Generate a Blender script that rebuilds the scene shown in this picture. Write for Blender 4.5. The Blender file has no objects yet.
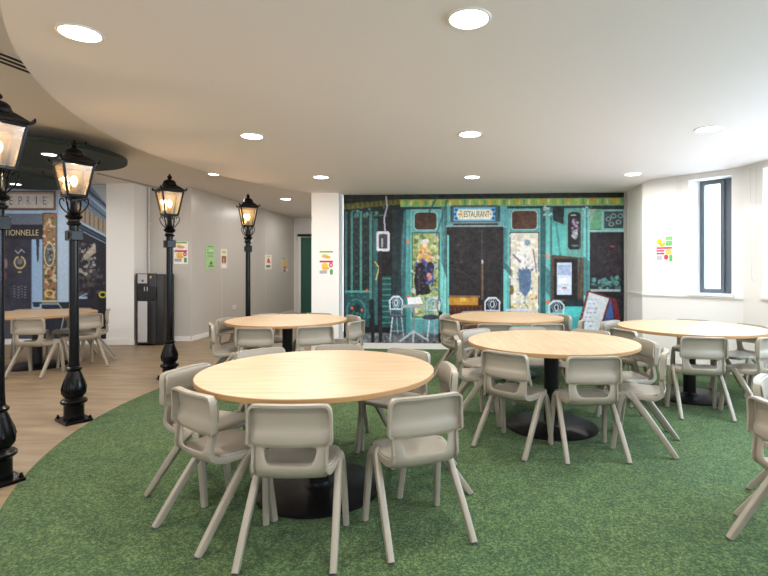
import bpy, bmesh, math, random
import numpy as np
from mathutils import Vector, Matrix
random.seed(7)
SC = bpy.context.scene
COL = SC.collection
PI = math.pi
R = math.radians

# ------------------------------------------------------------------ constants of the place (metres)
CAMH = 1.40
Z_RAFT = 2.637      # underside of the lowered ceiling over the carpet
Z_HIGH = 2.90       # main ceiling
Z_SIDE = 2.675      # ceiling strip by the windows
H_TABLE = 0.75

# ------------------------------------------------------------------ materials
def mat(name, color, rough=0.5, metal=0.0, spec=0.5, bump=None, bump_scale=200, emit=None, emit_s=0, coat=0):
    m = bpy.data.materials.new(name); m.use_nodes = True
    nt = m.node_tree; b = nt.nodes['Principled BSDF']
    b.inputs['Base Color'].default_value = (*color, 1)
    b.inputs['Roughness'].default_value = rough
    b.inputs['Metallic'].default_value = metal
    b.inputs['Specular IOR Level'].default_value = spec
    b.inputs['Coat Weight'].default_value = coat
    if emit:
        b.inputs['Emission Color'].default_value = (*emit, 1)
        b.inputs['Emission Strength'].default_value = emit_s
    if bump:
        tc = nt.nodes.new('ShaderNodeTexCoord'); n = nt.nodes.new('ShaderNodeTexNoise')
        n.inputs['Scale'].default_value = bump_scale; n.inputs['Detail'].default_value = 4
        bp = nt.nodes.new('ShaderNodeBump'); bp.inputs['Strength'].default_value = bump
        bp.inputs['Distance'].default_value = 0.01
        nt.links.new(tc.outputs['Object'], n.inputs['Vector'])
        nt.links.new(n.outputs['Fac'], bp.inputs['Height'])
        nt.links.new(bp.outputs['Normal'], b.inputs['Normal'])
    return m

def lin(c):
    c = np.asarray(c, float) / 255.0
    return np.where(c <= 0.04045, c / 12.92, ((c + 0.055) / 1.055) ** 2.4)
def L(r, g, b): return tuple(float(v) for v in lin((r, g, b)))

M = {}
M['wall'] = mat('white_paint', L(228, 227, 225), 0.75)
M['wall_grey'] = mat('grey_wall_panel', L(190, 186, 180), 0.28, spec=0.5)
M['ceiling'] = mat('ceiling_paint', L(228, 221, 219), 0.85)
M['ceiling_high'] = mat('ceiling_paint_high', L(218, 211, 202), 0.85)
M['trim'] = mat('white_gloss_trim', L(228, 227, 224), 0.45)
M['edge_trim'] = mat('grey_edge_trim', L(150, 150, 146), 0.5)
M['black_iron'] = mat('black_painted_iron', (0.0022, 0.0022, 0.0026), 0.22, spec=0.2)
M['black_metal'] = mat('black_powder_coat', (0.004, 0.004, 0.005), 0.4, spec=.3)
M['plastic'] = mat('chair_plastic', L(146, 138, 124), 0.42, bump=0.05, bump_scale=400)
M['rubber'] = mat('dark_foot', L(70, 70, 74), 0.6)
M['green_disc'] = mat('dark_green_panel', L(6, 34, 29), 0.7)
M['green_door'] = mat('dark_green_door', L(16, 78, 66), 0.45)
M['frame_grey'] = mat('grey_window_frame', L(84, 96, 108), 0.4)
M['cooler'] = mat('black_cooler_plastic', L(24, 24, 26), 0.3)
M['cooler_side'] = mat('cooler_side_plastic', L(36, 36, 38), 0.4)
M['silver'] = mat('brushed_silver', L(185, 185, 188), 0.3, metal=0.7)
M['silver_strip'] = mat('pale_silver', L(196, 196, 198), 0.35, metal=0.2)
M['screen_blue'] = mat('blue_button', L(60, 90, 150), 0.3)
M['amber'] = mat('amber_sticker', L(220, 160, 60), 0.5)
M['dark'] = mat('dark_slot', (0.01, 0.01, 0.01), 0.8)
M['pipe'] = mat('grey_pipe', L(205, 205, 205), 0.4)
M['cord'] = mat('white_cord', L(200, 200, 200), 0.5)
M['brass'] = mat('brass', L(170, 130, 60), 0.35, metal=0.8)
M['letter_dark'] = mat('dark_lettering', L(52, 48, 70), 0.6)
M['letter_ochre'] = mat('ochre_lettering', L(170, 140, 50), 0.6)
M['letter_gold'] = mat('gold_lettering', L(196, 186, 150), 0.6)
M['letter_grey'] = mat('grey_lettering', L(92, 102, 112), 0.6)
M['lamp_disc'] = mat('downlight_diffuser', (1, 1, 1), 0.5, emit=(1.0, 0.97, 0.92), emit_s=9)
M['lamp_rim'] = mat('downlight_rim', L(225, 222, 216), 0.4)
M['bulb'] = mat('warm_bulb', (1, .8, .5), 0.4, emit=(1.0, 0.62, 0.25), emit_s=16)

def wood_top():
    m = bpy.data.materials.new('oak_laminate'); m.use_nodes = True
    nt = m.node_tree; b = nt.nodes['Principled BSDF']
    tc = nt.nodes.new('ShaderNodeTexCoord'); mp = nt.nodes.new('ShaderNodeMapping')
    mp.inputs['Scale'].default_value = (1.2, 14, 14)
    n = nt.nodes.new('ShaderNodeTexNoise'); n.inputs['Scale'].default_value = 2.2; n.inputs['Detail'].default_value = 6
    n.inputs['Distortion'].default_value = 0.4
    cr = nt.nodes.new('ShaderNodeValToRGB')
    cr.color_ramp.elements[0].position = .3; cr.color_ramp.elements[0].color = (*L(176, 148, 114), 1)
    cr.color_ramp.elements[1].position = .72; cr.color_ramp.elements[1].color = (*L(200, 174, 142), 1)
    nt.links.new(tc.outputs['Object'], mp.inputs['Vector']); nt.links.new(mp.outputs[0], n.inputs['Vector'])
    nt.links.new(n.outputs['Fac'], cr.inputs[0]); nt.links.new(cr.outputs[0], b.inputs['Base Color'])
    b.inputs['Roughness'].default_value = 0.38
    return m
M['oak'] = wood_top()
M['oak_edge'] = mat('oak_edge_band', L(160, 122, 80), 0.45)

def floor_mat():
    m = bpy.data.materials.new('vinyl_wood_floor'); m.use_nodes = True
    nt = m.node_tree; b = nt.nodes['Principled BSDF']
    tc = nt.nodes.new('ShaderNodeTexCoord'); mp = nt.nodes.new('ShaderNodeMapping')
    mp.inputs['Scale'].default_value = (1.0, 5, 1); mp.inputs['Rotation'].default_value = (0, 0, R(12))
    n = nt.nodes.new('ShaderNodeTexNoise'); n.inputs['Scale'].default_value = 2.0; n.inputs['Detail'].default_value = 7
    cr = nt.nodes.new('ShaderNodeValToRGB')
    cr.color_ramp.elements[0].position = .28; cr.color_ramp.elements[0].color = (*L(124, 106, 84), 1)
    cr.color_ramp.elements[1].position = .75; cr.color_ramp.elements[1].color = (*L(164, 144, 118), 1)
    br = nt.nodes.new('ShaderNodeTexBrick')
    br.inputs['Color1'].default_value = (1, 1, 1, 1); br.inputs['Color2'].default_value = (.9, .9, .9, 1)
    br.inputs['Mortar'].default_value = (.72, .72, .72, 1); br.inputs['Scale'].default_value = 1
    br.inputs['Mortar Size'].default_value = .003; br.inputs['Brick Width'].default_value = 1.2; br.inputs['Row Height'].default_value = .18
    mp2 = nt.nodes.new('ShaderNodeMapping'); mp2.inputs['Rotation'].default_value = (0, 0, R(12))
    mx = nt.nodes.new('ShaderNodeMix'); mx.data_type = 'RGBA'; mx.blend_type = 'MULTIPLY'; mx.inputs['Factor'].default_value = 1
    nt.links.new(tc.outputs['Object'], mp.inputs['Vector']); nt.links.new(mp.outputs[0], n.inputs['Vector'])
    nt.links.new(tc.outputs['Object'], mp2.inputs['Vector']); nt.links.new(mp2.outputs[0], br.inputs['Vector'])
    nt.links.new(n.outputs['Fac'], cr.inputs[0]); nt.links.new(cr.outputs[0], mx.inputs['A']); nt.links.new(br.outputs['Color'], mx.inputs['B'])
    nt.links.new(mx.outputs['Result'], b.inputs['Base Color'])
    b.inputs['Roughness'].default_value = 0.42
    return m
M['floor'] = floor_mat()

def carpet_mat():
    m = bpy.data.materials.new('green_carpet'); m.use_nodes = True
    nt = m.node_tree; b = nt.nodes['Principled BSDF']
    tc = nt.nodes.new('ShaderNodeTexCoord')
    def noise(scale, det, rough=.6):
        n = nt.nodes.new('ShaderNodeTexNoise'); n.inputs['Scale'].default_value = scale
        n.inputs['Detail'].default_value = det; n.inputs['Roughness'].default_value = rough
        nt.links.new(tc.outputs['Object'], n.inputs['Vector']); return n
    fine = noise(70, 6, .9); mid = noise(9, 3); big = noise(1.6, 2)
    cr = nt.nodes.new('ShaderNodeValToRGB')
    e = cr.color_ramp.elements
    e[0].position = .38; e[0].color = (*L(34, 48, 30), 1)
    e[1].position = .63; e[1].color = (*L(134, 150, 100), 1)
    e2 = e.new(.5); e2.color = (*L(67, 90, 57), 1)
    cr2 = nt.nodes.new('ShaderNodeValToRGB')
    cr2.color_ramp.elements[0].position = .3; cr2.color_ramp.elements[0].color = (.66, .74, .72, 1)
    cr2.color_ramp.elements[1].position = .7; cr2.color_ramp.elements[1].color = (1.0, 1.0, .9, 1)
    mx = nt.nodes.new('ShaderNodeMix'); mx.data_type = 'RGBA'; mx.blend_type = 'MULTIPLY'; mx.inputs['Factor'].default_value = 1
    cr3 = nt.nodes.new('ShaderNodeValToRGB')
    cr3.color_ramp.elements[0].position = .35; cr3.color_ramp.elements[0].color = (.86, .95, .95, 1)
    cr3.color_ramp.elements[1].position = .65; cr3.color_ramp.elements[1].color = (1, 1, .93, 1)
    mx2 = nt.nodes.new('ShaderNodeMix'); mx2.data_type = 'RGBA'; mx2.blend_type = 'MULTIPLY'; mx2.inputs['Factor'].default_value = 1
    nt.links.new(fine.outputs['Fac'], cr.inputs[0]); nt.links.new(mid.outputs['Fac'], cr2.inputs[0]); nt.links.new(big.outputs['Fac'], cr3.inputs[0])
    nt.links.new(cr.outputs[0], mx.inputs['A']); nt.links.new(cr2.outputs[0], mx.inputs['B'])
    nt.links.new(mx.outputs['Result'], mx2.inputs['A']); nt.links.new(cr3.outputs[0], mx2.inputs['B'])
    nt.links.new(mx2.outputs['Result'], b.inputs['Base Color'])
    b.inputs['Roughness'].default_value = 0.95; b.inputs['Specular IOR Level'].default_value = .15
    b.inputs['Sheen Weight'].default_value = .06; b.inputs['Sheen Roughness'].default_value = .5
    bp = nt.nodes.new('ShaderNodeBump'); bp.inputs['Strength'].default_value = .6; bp.inputs['Distance'].default_value = .01
    nt.links.new(fine.outputs['Fac'], bp.inputs['Height']); nt.links.new(bp.outputs['Normal'], b.inputs['Normal'])
    return m
M['carpet'] = carpet_mat()

def print_mat():
    m = bpy.data.materials.new('printed_wallpaper'); m.use_nodes = True
    nt = m.node_tree; b = nt.nodes['Principled BSDF']
    a = nt.nodes.new('ShaderNodeAttribute'); a.attribute_name = 'print'
    nt.links.new(a.outputs['Color'], b.inputs['Base Color'])
    b.inputs['Roughness'].default_value = .55; b.inputs['Specular IOR Level'].default_value = .3
    return m
M['print'] = print_mat()

def glass_mat(name, tint, gloss=.12, rough=.05):
    m = bpy.data.materials.new(name); m.use_nodes = True
    nt = m.node_tree; nt.nodes.remove(nt.nodes['Principled BSDF'])
    out = nt.nodes['Material Output']
    t = nt.nodes.new('ShaderNodeBsdfTransparent'); t.inputs[0].default_value = (*tint, 1)
    g = nt.nodes.new('ShaderNodeBsdfGlossy'); g.inputs['Roughness'].default_value = rough
    n = nt.nodes.new('ShaderNodeTexNoise'); n.inputs['Scale'].default_value = 18
    bp = nt.nodes.new('ShaderNodeBump'); bp.inputs['Strength'].default_value = .2
    tc = nt.nodes.new('ShaderNodeTexCoord'); nt.links.new(tc.outputs['Object'], n.inputs['Vector'])
    nt.links.new(n.outputs['Fac'], bp.inputs['Height']); nt.links.new(bp.outputs['Normal'], g.inputs['Normal'])
    mx = nt.nodes.new('ShaderNodeMixShader'); mx.inputs[0].default_value = gloss
    nt.links.new(t.outputs[0], mx.inputs[1]); nt.links.new(g.outputs[0], mx.inputs[2]); nt.links.new(mx.outputs[0], out.inputs[0])
    return m
M['glass'] = glass_mat('window_glass', (.97, .98, 1), .05)
def lantern_glass():
    m = bpy.data.materials.new('lantern_glass'); m.use_nodes = True
    nt = m.node_tree; nt.nodes.remove(nt.nodes['Principled BSDF']); out = nt.nodes['Material Output']
    t = nt.nodes.new('ShaderNodeBsdfTransparent'); t.inputs[0].default_value = (.93, .88, .80, 1)
    g = nt.nodes.new('ShaderNodeBsdfGlossy'); g.inputs['Roughness'].default_value = .12
    d = nt.nodes.new('ShaderNodeBsdfTranslucent'); d.inputs[0].default_value = (1, .85, .65, 1)
    m1 = nt.nodes.new('ShaderNodeMixShader'); m1.inputs[0].default_value = .012
    m2 = nt.nodes.new('ShaderNodeMixShader'); m2.inputs[0].default_value = .12
    nt.links.new(t.outputs[0], m1.inputs[1]); nt.links.new(d.outputs[0], m1.inputs[2])
    nt.links.new(m1.outputs[0], m2.inputs[1]); nt.links.new(g.outputs[0], m2.inputs[2]); nt.links.new(m2.outputs[0], out.inputs[0])
    return m
M['lantern_glass'] = lantern_glass()

# ------------------------------------------------------------------ object helpers
def link(name, me, m=None, parent=None, smooth=False):
    if isinstance(me, bmesh.types.BMesh):
        bm = me; me = bpy.data.meshes.new(name); bm.normal_update(); bm.to_mesh(me); bm.free()
    if m is not None and len(me.materials) == 0:
        for mm in (m if isinstance(m, (list, tuple)) else [m]): me.materials.append(mm)
    if smooth:
        me.polygons.foreach_set('use_smooth', [True] * len(me.polygons))
        try: me.set_sharp_from_angle(angle=R(40))
        except Exception: pass
    o = bpy.data.objects.new(name, me); COL.objects.link(o)
    if parent is not None: o.parent = parent
    return o
def tag(o, label, cat, group=None, kind=None):
    o['label'] = label; o['category'] = cat
    if group: o['group'] = group
    if kind: o['kind'] = kind
    return o
def thing(name, label, cat, loc=(0, 0, 0), rz=0, group=None):
    o = bpy.data.objects.new(name, None); COL.objects.link(o); o.empty_display_size = .1
    o.location = loc; o.rotation_euler = (0, 0, rz)
    return tag(o, label, cat, group)
def struct(name, me, m, smooth=False):
    o = link(name, me, m, smooth=smooth); o['kind'] = 'structure'; return o
def children_map():
    d = {}
    for o in bpy.data.objects:
        if o.parent: d.setdefault(o.parent.name, []).append(o)
    return d
def dup(root, loc, rz, label, group=None):
    cm = children_map()
    def rec(o, par):
        c = o.copy(); COL.objects.link(c); c.parent = par
        for ch in cm.get(o.name, []): rec(ch, c)
        return c
    r = rec(root, None); r.location = loc; r.rotation_euler = (0, 0, rz); r['label'] = label
    if group: r['group'] = group
    return r

def box(bm, x0, x1, y0, y1, z0, z1, mi=0, M4=None):
    vs = [bm.verts.new((x, y, z)) for x in (x0, x1) for y in (y0, y1) for z in (z0, z1)]
    if M4 is not None:
        for v in vs: v.co = M4 @ v.co
    for f in ((0, 1, 3, 2), (4, 6, 7, 5), (0, 4, 5, 1), (2, 3, 7, 6), (0, 2, 6, 4), (1, 5, 7, 3)):
        fc = bm.faces.new([vs[i] for i in f]); fc.material_index = mi
    return vs
def BX(*a, **k):
    bm = bmesh.new(); box(bm, *a, **k); return bm
def bevel_all(bm, w, seg=2):
    bmesh.ops.bevel(bm, geom=list(bm.edges), offset=w, segments=seg, affect='EDGES', profile=.5)
    return bm
def wallbox(p, q, z0, z1, th, bm=None, mi=0):
    """upright box whose front face runs p->q; thickness goes to the left of p->q (th may be negative)"""
    bm = bm or bmesh.new()
    p = Vector((p[0], p[1], 0)); q = Vector((q[0], q[1], 0)); d = (q - p).normalized(); n = Vector((-d.y, d.x, 0)) * th
    vs = [bm.verts.new((a.x, a.y, z)) for a in (p, q, q + n, p + n) for z in (z0, z1)]
    for f in ((0, 2, 3, 1), (2, 4, 5, 3), (4, 6, 7, 5), (6, 0, 1, 7), (1, 3, 5, 7), (0, 6, 4, 2)):
        fc = bm.faces.new([vs[i] for i in f]); fc.material_index = mi
    bmesh.ops.recalc_face_normals(bm, faces=bm.faces)
    return bm
def prism(pts, z0, z1, bm=None, mi_side=0):
    bm = bm or bmesh.new()
    lo = [bm.verts.new((x, y, z0)) for x, y in pts]; hi = [bm.verts.new((x, y, z1)) for x, y in pts]
    bm.faces.new(hi); bm.faces.new(lo[::-1]); n = len(pts)
    for i in range(n):
        f = bm.faces.new((lo[i], lo[(i + 1) % n], hi[(i + 1) % n], hi[i])); f.material_index = mi_side
    bmesh.ops.recalc_face_normals(bm, faces=bm.faces)
    return bm
def lathe(prof, seg=24, bm=None, mi=0, c=(0, 0), close=False):
    bm = bm or bmesh.new(); rings = []
    for r, z in prof:
        if r < 1e-5: rings.append([bm.verts.new((c[0], c[1], z))])
        else: rings.append([bm.verts.new((c[0] + r * math.cos(2 * PI * k / seg), c[1] + r * math.sin(2 * PI * k / seg), z)) for k in range(seg)])
    if close: rings.append(rings[0])
    for a, b in zip(rings, rings[1:]):
        for k in range(seg):
            k2 = (k + 1) % seg
            if len(a) == 1 and len(b) == 1: continue
            if len(a) == 1: f = bm.faces.new((a[0], b[k2], b[k]))
            elif len(b) == 1: f = bm.faces.new((a[k], a[k2], b[0]))
            else: f = bm.faces.new((a[k], a[k2], b[k2], b[k]))
            f.material_index = mi
    for ring, rev in ((rings[0], True), (rings[-1], False)):
        if len(ring) > 1 and not close: bm.faces.new(ring[::-1] if rev else ring).material_index = mi
    bmesh.ops.recalc_face_normals(bm, faces=bm.faces)
    return bm
def sweep(path, sizes, bm=None, up=(0, 0, 1), n=12, power=4.0, cap=True):
    """superellipse section (a,b half sizes) swept along path; a lies along the side, b along the other"""
    bm = bm or bmesh.new(); path = [Vector(p) for p in path]; rings = []
    up = Vector(up)
    for i, p in enumerate(path):
        t = (path[min(i + 1, len(path) - 1)] - path[max(i - 1, 0)]).normalized()
        s = t.cross(up)
        if s.length < 1e-3: s = Vector((1, 0, 0))
        s.normalize(); w = s.cross(t).normalized()
        a, b = sizes[i] if isinstance(sizes, list) else sizes
        ring = []
        for k in range(n):
            th = 2 * PI * (k + .5) / n; c, sn = math.cos(th), math.sin(th)
            e = 2 / power
            ring.append(bm.verts.new(p + s * a * math.copysign(abs(c) ** e, c) + w * b * math.copysign(abs(sn) ** e, sn)))
        rings.append(ring)
    for a, b in zip(rings, rings[1:]):
        for k in range(n): bm.faces.new((a[k], a[(k + 1) % n], b[(k + 1) % n], b[k]))
    if cap: bm.faces.new(rings[0][::-1]); bm.faces.new(rings[-1])
    bmesh.ops.recalc_face_normals(bm, faces=bm.faces)
    return bm
def smooth_path(pts, k=6):
    P = [Vector(p) for p in pts]; out = []
    for i in range(len(P) - 1):
        p0 = P[max(i - 1, 0)]; p1 = P[i]; p2 = P[i + 1]; p3 = P[min(i + 2, len(P) - 1)]
        for j in range(k):
            t = j / k
            out.append(.5 * ((2 * p1) + (-p0 + p2) * t + (2 * p0 - 5 * p1 + 4 * p2 - p3) * t * t + (-p0 + 3 * p1 - 3 * p2 + p3) * t ** 3))
    out.append(P[-1]); return out
def baked(bm, mods):
    me = bpy.data.meshes.new('tmp'); bm.normal_update(); bm.to_mesh(me); bm.free()
    o = bpy.data.objects.new('tmp', me); COL.objects.link(o)
    for typ, kw in mods:
        md = o.modifiers.new(typ, typ)
        for k, v in kw.items(): setattr(md, k, v)
    dg = bpy.context.evaluated_depsgraph_get(); dg.update()
    res = bpy.data.meshes.new_from_object(o.evaluated_get(dg))
    bpy.data.objects.remove(o); bpy.data.meshes.remove(me)
    return res
def text_mesh(s, sx, sy, extrude=.0006, sharp=0.0):
    """text fitted to a box sx wide, sy tall, lower-left at origin in XY"""
    cu = bpy.data.curves.new('t', 'FONT'); cu.body = s; cu.extrude = .01
    o = bpy.data.objects.new('t', cu); COL.objects.link(o)
    dg = bpy.context.evaluated_depsgraph_get(); dg.update()
    me = bpy.data.meshes.new_from_object(o.evaluated_get(dg)); bpy.data.objects.remove(o)
    co = np.empty(len(me.vertices) * 3); me.vertices.foreach_get('co', co); co = co.reshape(-1, 3)
    mn, mx = co.min(0), co.max(0)
    co[:, 0] = (co[:, 0] - mn[0]) / (mx[0] - mn[0]) * sx; co[:, 1] = (co[:, 1] - mn[1]) / (mx[1] - mn[1]) * sy
    co[:, 2] = (co[:, 2] - mn[2]) / (mx[2] - mn[2]) * extrude
    me.vertices.foreach_set('co', co.ravel()); me.materials.clear()
    return me

# ------------------------------------------------------------------ print painter (artwork on murals and posters)
class Canvas:
    def __init__(s, x0, y0, x1, y1, k, bg=(255, 255, 255), seed=0):
        s.x0, s.y0, s.x1, s.y1 = x0, y0, x1, y1
        s.nx = int((x1 - x0) * k) + 1; s.ny = int((y1 - y0) * k) + 1
        xs = np.linspace(x0, x1, s.nx); ys = np.linspace(y0, y1, s.ny)
        s.X, s.Y = np.meshgrid(xs, ys); s.A = np.zeros((s.ny, s.nx, 3)); s.A[:] = bg
        s.rng = np.random.default_rng(seed); s.blur = 1
    def put(s, m, c, a=1.0):
        m = m.astype(float) * a
        s.A = s.A * (1 - m[..., None]) + np.asarray(c, float) * m[..., None]
    def rect(s, x0, y0, x1, y1, c, a=1.0): s.put((s.X >= x0) & (s.X < x1) & (s.Y >= y0) & (s.Y < y1), c, a)
    def rrect(s, x0, y0, x1, y1, c, r=3, a=1.0):
        dx = np.maximum(np.maximum(x0 + r - s.X, s.X - x1 + r), 0); dy = np.maximum(np.maximum(y0 + r - s.Y, s.Y - y1 + r), 0)
        s.put(dx * dx + dy * dy <= r * r, c, a)
    def ell(s, cx, cy, rx, ry, c, a=1.0, w=None):
        d = np.sqrt(((s.X - cx) / rx) ** 2 + ((s.Y - cy) / ry) ** 2)
        m = d <= 1
        if w: m &= d >= 1 - w / min(rx, ry)
        s.put(m, c, a)
    def poly(s, pts, c, a=1.0):
        ins = np.zeros(s.X.shape, bool); n = len(pts)
        for i in range(n):
            x1, y1 = pts[i]; x2, y2 = pts[(i + 1) % n]
            if y1 == y2: continue
            cond = ((s.Y > min(y1, y2)) & (s.Y <= max(y1, y2))) & (s.X < (x2 - x1) * (s.Y - y1) / (y2 - y1) + x1)
            ins ^= cond
        s.put(ins, c, a)
    def line(s, pts, w, c, a=1.0):
        for (x1, y1), (x2, y2) in zip(pts, pts[1:]):
            dx, dy = x2 - x1, y2 - y1; l = dx * dx + dy * dy + 1e-9
            t = np.clip(((s.X - x1) * dx + (s.Y - y1) * dy) / l, 0, 1)
            s.put(np.hypot(s.X - x1 - t * dx, s.Y - y1 - t * dy) <= w / 2, c, a)
    def noise(s, x0, y0, x1, y1, cell, amp, tint=(1, 1, 1)):
        m = (s.X >= x0) & (s.X < x1) & (s.Y >= y0) & (s.Y < y1)
        gx = int((x1 - x0) / cell) + 2; gy = int((y1 - y0) / cell) + 2
        g = s.rng.normal(0, 1, (gy, gx))
        u = np.clip((s.X - x0) / cell, 0, gx - 1.001); v = np.clip((s.Y - y0) / cell, 0, gy - 1.001)
        iu, iv = u.astype(int), v.astype(int); fu, fv = u - iu, v - iv
        n = (g[iv, iu] * (1 - fu) * (1 - fv) + g[iv, iu + 1] * fu * (1 - fv) + g[iv + 1, iu] * (1 - fu) * fv + g[iv + 1, iu + 1] * fu * fv)
        s.A += (n * amp * m)[..., None] * np.asarray(tint)
    def dabs(s, x0, y0, x1, y1, cols, n, r0, r1, a=.8):
        for _ in range(n):
            c = cols[s.rng.integers(len(cols))]
            s.ell(s.rng.uniform(x0, x1), s.rng.uniform(y0, y1), s.rng.uniform(r0, r1), s.rng.uniform(r0, r1), c, a)
    def mesh(s, P0, P1, z_top, z_bot, normal, th=.003):
        """grid panel from P0 (left) to P1 (right); the artwork stands th in front of the wall"""
        nx, ny = s.nx, s.ny; n = Vector((normal[0], normal[1], 0)).normalized() * th
        u = (s.X - s.x0) / (s.x1 - s.x0); u = u * P0[1] / (P1[1] * (1 - u) + P0[1] * u); v = (s.Y - s.y0) / (s.y1 - s.y0)
        co = np.stack([P0[0] + (P1[0] - P0[0]) * u + n.x, P0[1] + (P1[1] - P0[1]) * u + n.y, z_top + (z_bot - z_top) * v], -1).reshape(-1, 3)
        idx = np.arange(nx * ny).reshape(ny, nx)
        q = np.stack([idx[:-1, :-1], idx[1:, :-1], idx[1:, 1:], idx[:-1, 1:]], -1).reshape(-1, 4)
        # back rim so the sheet has thickness
        ring = np.concatenate([idx[0, :], idx[1:, -1], idx[-1, -2::-1], idx[-2:0:-1, 0]])
        back = co[ring] - np.array([n.x, n.y, 0]) * .9
        b0 = len(co); co = np.vstack([co, back]); m = len(ring); r2 = np.arange(m)
        qs = np.stack([ring, np.roll(ring, -1), b0 + np.roll(r2, -1), b0 + r2], -1)
        faces = np.vstack([q, qs])
        me = bpy.data.meshes.new('print'); me.vertices.add(len(co)); me.vertices.foreach_set('co', co.ravel())
        me.loops.add(faces.size); me.loops.foreach_set('vertex_index', faces.ravel().astype(np.int32))
        me.polygons.add(len(faces)); me.polygons.foreach_set('loop_start', (np.arange(len(faces)) * 4).astype(np.int32))
        me.update(calc_edges=True)
        for _ in range(s.blur):
            P = np.pad(s.A, ((1, 1), (1, 1), (0, 0)), 'edge'); s.A = .4 * s.A + .15 * (P[:-2, 1:-1] + P[2:, 1:-1] + P[1:-1, :-2] + P[1:-1, 2:])
        at = me.color_attributes.new('print', 'FLOAT_COLOR', 'POINT')
        c = lin(np.clip(s.A, 0, 255)).reshape(-1, 3); c = np.vstack([c, c[ring]])
        c = np.hstack([c, np.ones((len(c), 1))]); at.data.foreach_set('color', c.astype(np.float32).ravel())
        me.materials.append(M['print']); return me

# ================================================================== THE SETTING
CX, CY, RR, RC = 1.78, 5.23, 4.73, 4.81       # centre of the round raft / carpet
# key plan points
MUR_L, MUR_R = (-1.31, 8.59), (3.385, 8.30)
EDGE_R = (3.435, 8.297)
WA, WB = (3.30, 7.42), (4.14, 6.40)
XR = 4.14
PIL0, PIL1 = (-1.81, 8.34), (-1.354, 8.36)
COLP0, COLP1 = (-5.63, 8.97), (-5.13, 8.97)
GC = (-4.296, 9.40)       # corner of grey wall and corridor wall
CE = (-3.86, 15.3)        # far end of corridor wall
XL, YB = -8.8, -3.0

fl = struct('floor', BX(XL - .1, 4.6, YB - .1, 15.6, -.1, 0), M['floor'])
# carpet
pts = []
a0 = math.acos(max(-1, (-1.86 - CX) / RC))
ang = [PI - t for t in np.linspace(-(PI - 2.28), (PI - 2.28), 60)]
def circ(rad, y_lo, y_hi, n=70):
    t0 = math.asin((y_hi - CY) / rad); t1 = math.asin(max(-1, (y_lo - CY) / rad))
    return [(CX - rad * math.cos(t), CY + rad * math.sin(t)) for t in np.linspace(t0, t1, n)]
arc = circ(RC, .5, 8.335)
x_end = arc[-1][0]
cp = [(XR, 6.38), (3.31, 7.40), (3.43, 8.28), (-1.30, 8.575), (-1.37, 8.34)] + arc + [(x_end, -2.9), (XR, -2.9)]
ca = struct('floor_carpet', prism(cp, 0.0005, .006), M['carpet'])
# ceilings
struct('ceiling', BX(XL - .1, 4.6, YB - .1, 15.6, Z_HIGH, Z_HIGH + .1), M['ceiling_high'])
arc2 = circ(RR, .55, 8.36)
xa = arc2[-1][0]
line_r = [(3.285, 7.36), (2.94, 4.22), (2.17, -2.95)]
rp = [(3.44, 8.31), (-1.31, 8.60), (-1.36, 8.37), (-1.80, 8.36)] + arc2[1:] + [(xa, -2.95)] + line_r[::-1]
struct('ceiling_raft', prism(rp, Z_RAFT, Z_HIGH - .001), M['ceiling'])
sp = [(3.286, 7.36), (2.941, 4.22), (2.171, -2.95), (XR + .02, -2.95), (XR + .02, 6.42), (3.32, 7.44)]
struct('ceiling_side', prism(sp, Z_SIDE, Z_HIGH - .001), M['ceiling'])

# walls
TH = .14
struct('wall_back', wallbox(MUR_L, EDGE_R, 0, Z_HIGH, TH), M['wall'])
struct('wall_return', wallbox(EDGE_R, WA, 0, Z_HIGH, TH), M['wall'])
struct('trim_1', wallbox((MUR_R[0] + .002, MUR_R[1] - .02), (EDGE_R[0] - .004, EDGE_R[1] - .02), .1, Z_RAFT, .015), M['edge_trim'])
struct('wall_pillar', BX(PIL0[0], PIL1[0] , PIL0[1], 8.75, 0, Z_HIGH), M['wall'])
struct('wall_corridor_right', wallbox((-1.81, 8.75), (-1.81, 15.35), 0, Z_HIGH, -TH), M['wall'])

def wall_with_openings(name, p, q, opens, th, m):
    """opens: list of (t0,t1,z0,z1) in metres along p->q; thickness to the left of p->q"""
    p = Vector(p); q = Vector(q); Ln = (q - p).length; d = (q - p) / Ln
    bm = bmesh.new(); t = 0
    P = lambda s: tuple(p + d * s)
    for (a, b, z0, z1) in sorted(opens):
        if a > t: wallbox(P(t), P(a), 0, Z_HIGH, th, bm)
        if z0 > 0: wallbox(P(a), P(b), 0, z0, th, bm)
        if z1 < Z_HIGH: wallbox(P(a), P(b), z1, Z_HIGH, th, bm)
        t = b
    if t < Ln: wallbox(P(t), P(Ln), 0, Z_HIGH, th, bm)
    return struct(name, bm, m)
# window wall A->B : thickness outward (left of A->B is outward: A(3.3,7.42)->B(4.14,6.40), left = (+,+))
ABd = (Vector(WB) - Vector(WA)).normalized(); ABn = Vector((-ABd.y, ABd.x))
def on_AB(px):
    k = (px - 420) / 500.0     # x = k*y
    t = (k * WA[1] - WA[0]) / (ABd.x - k * ABd.y); return t
t0, t1 = on_AB(688), on_AB(731.5)
WZ0, WZ1 = 1.01, 2.60
WTH = .34
wall_with_openings('wall_window', WA, WB, [(t0, t1, WZ0, WZ1)], WTH, M['wall'])
ropen = []
RB, RE = (XR, 6.40), (XR, YB)
for a in (.36, 2.0, 3.6, 5.2, 6.8):  # openings past the first are unseen, made wide to light the room
    ropen.append((a, a + 1.05, WZ0, WZ1))
wall_with_openings('wall_right', RB, RE, ropen, WTH, M['wall'])

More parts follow.
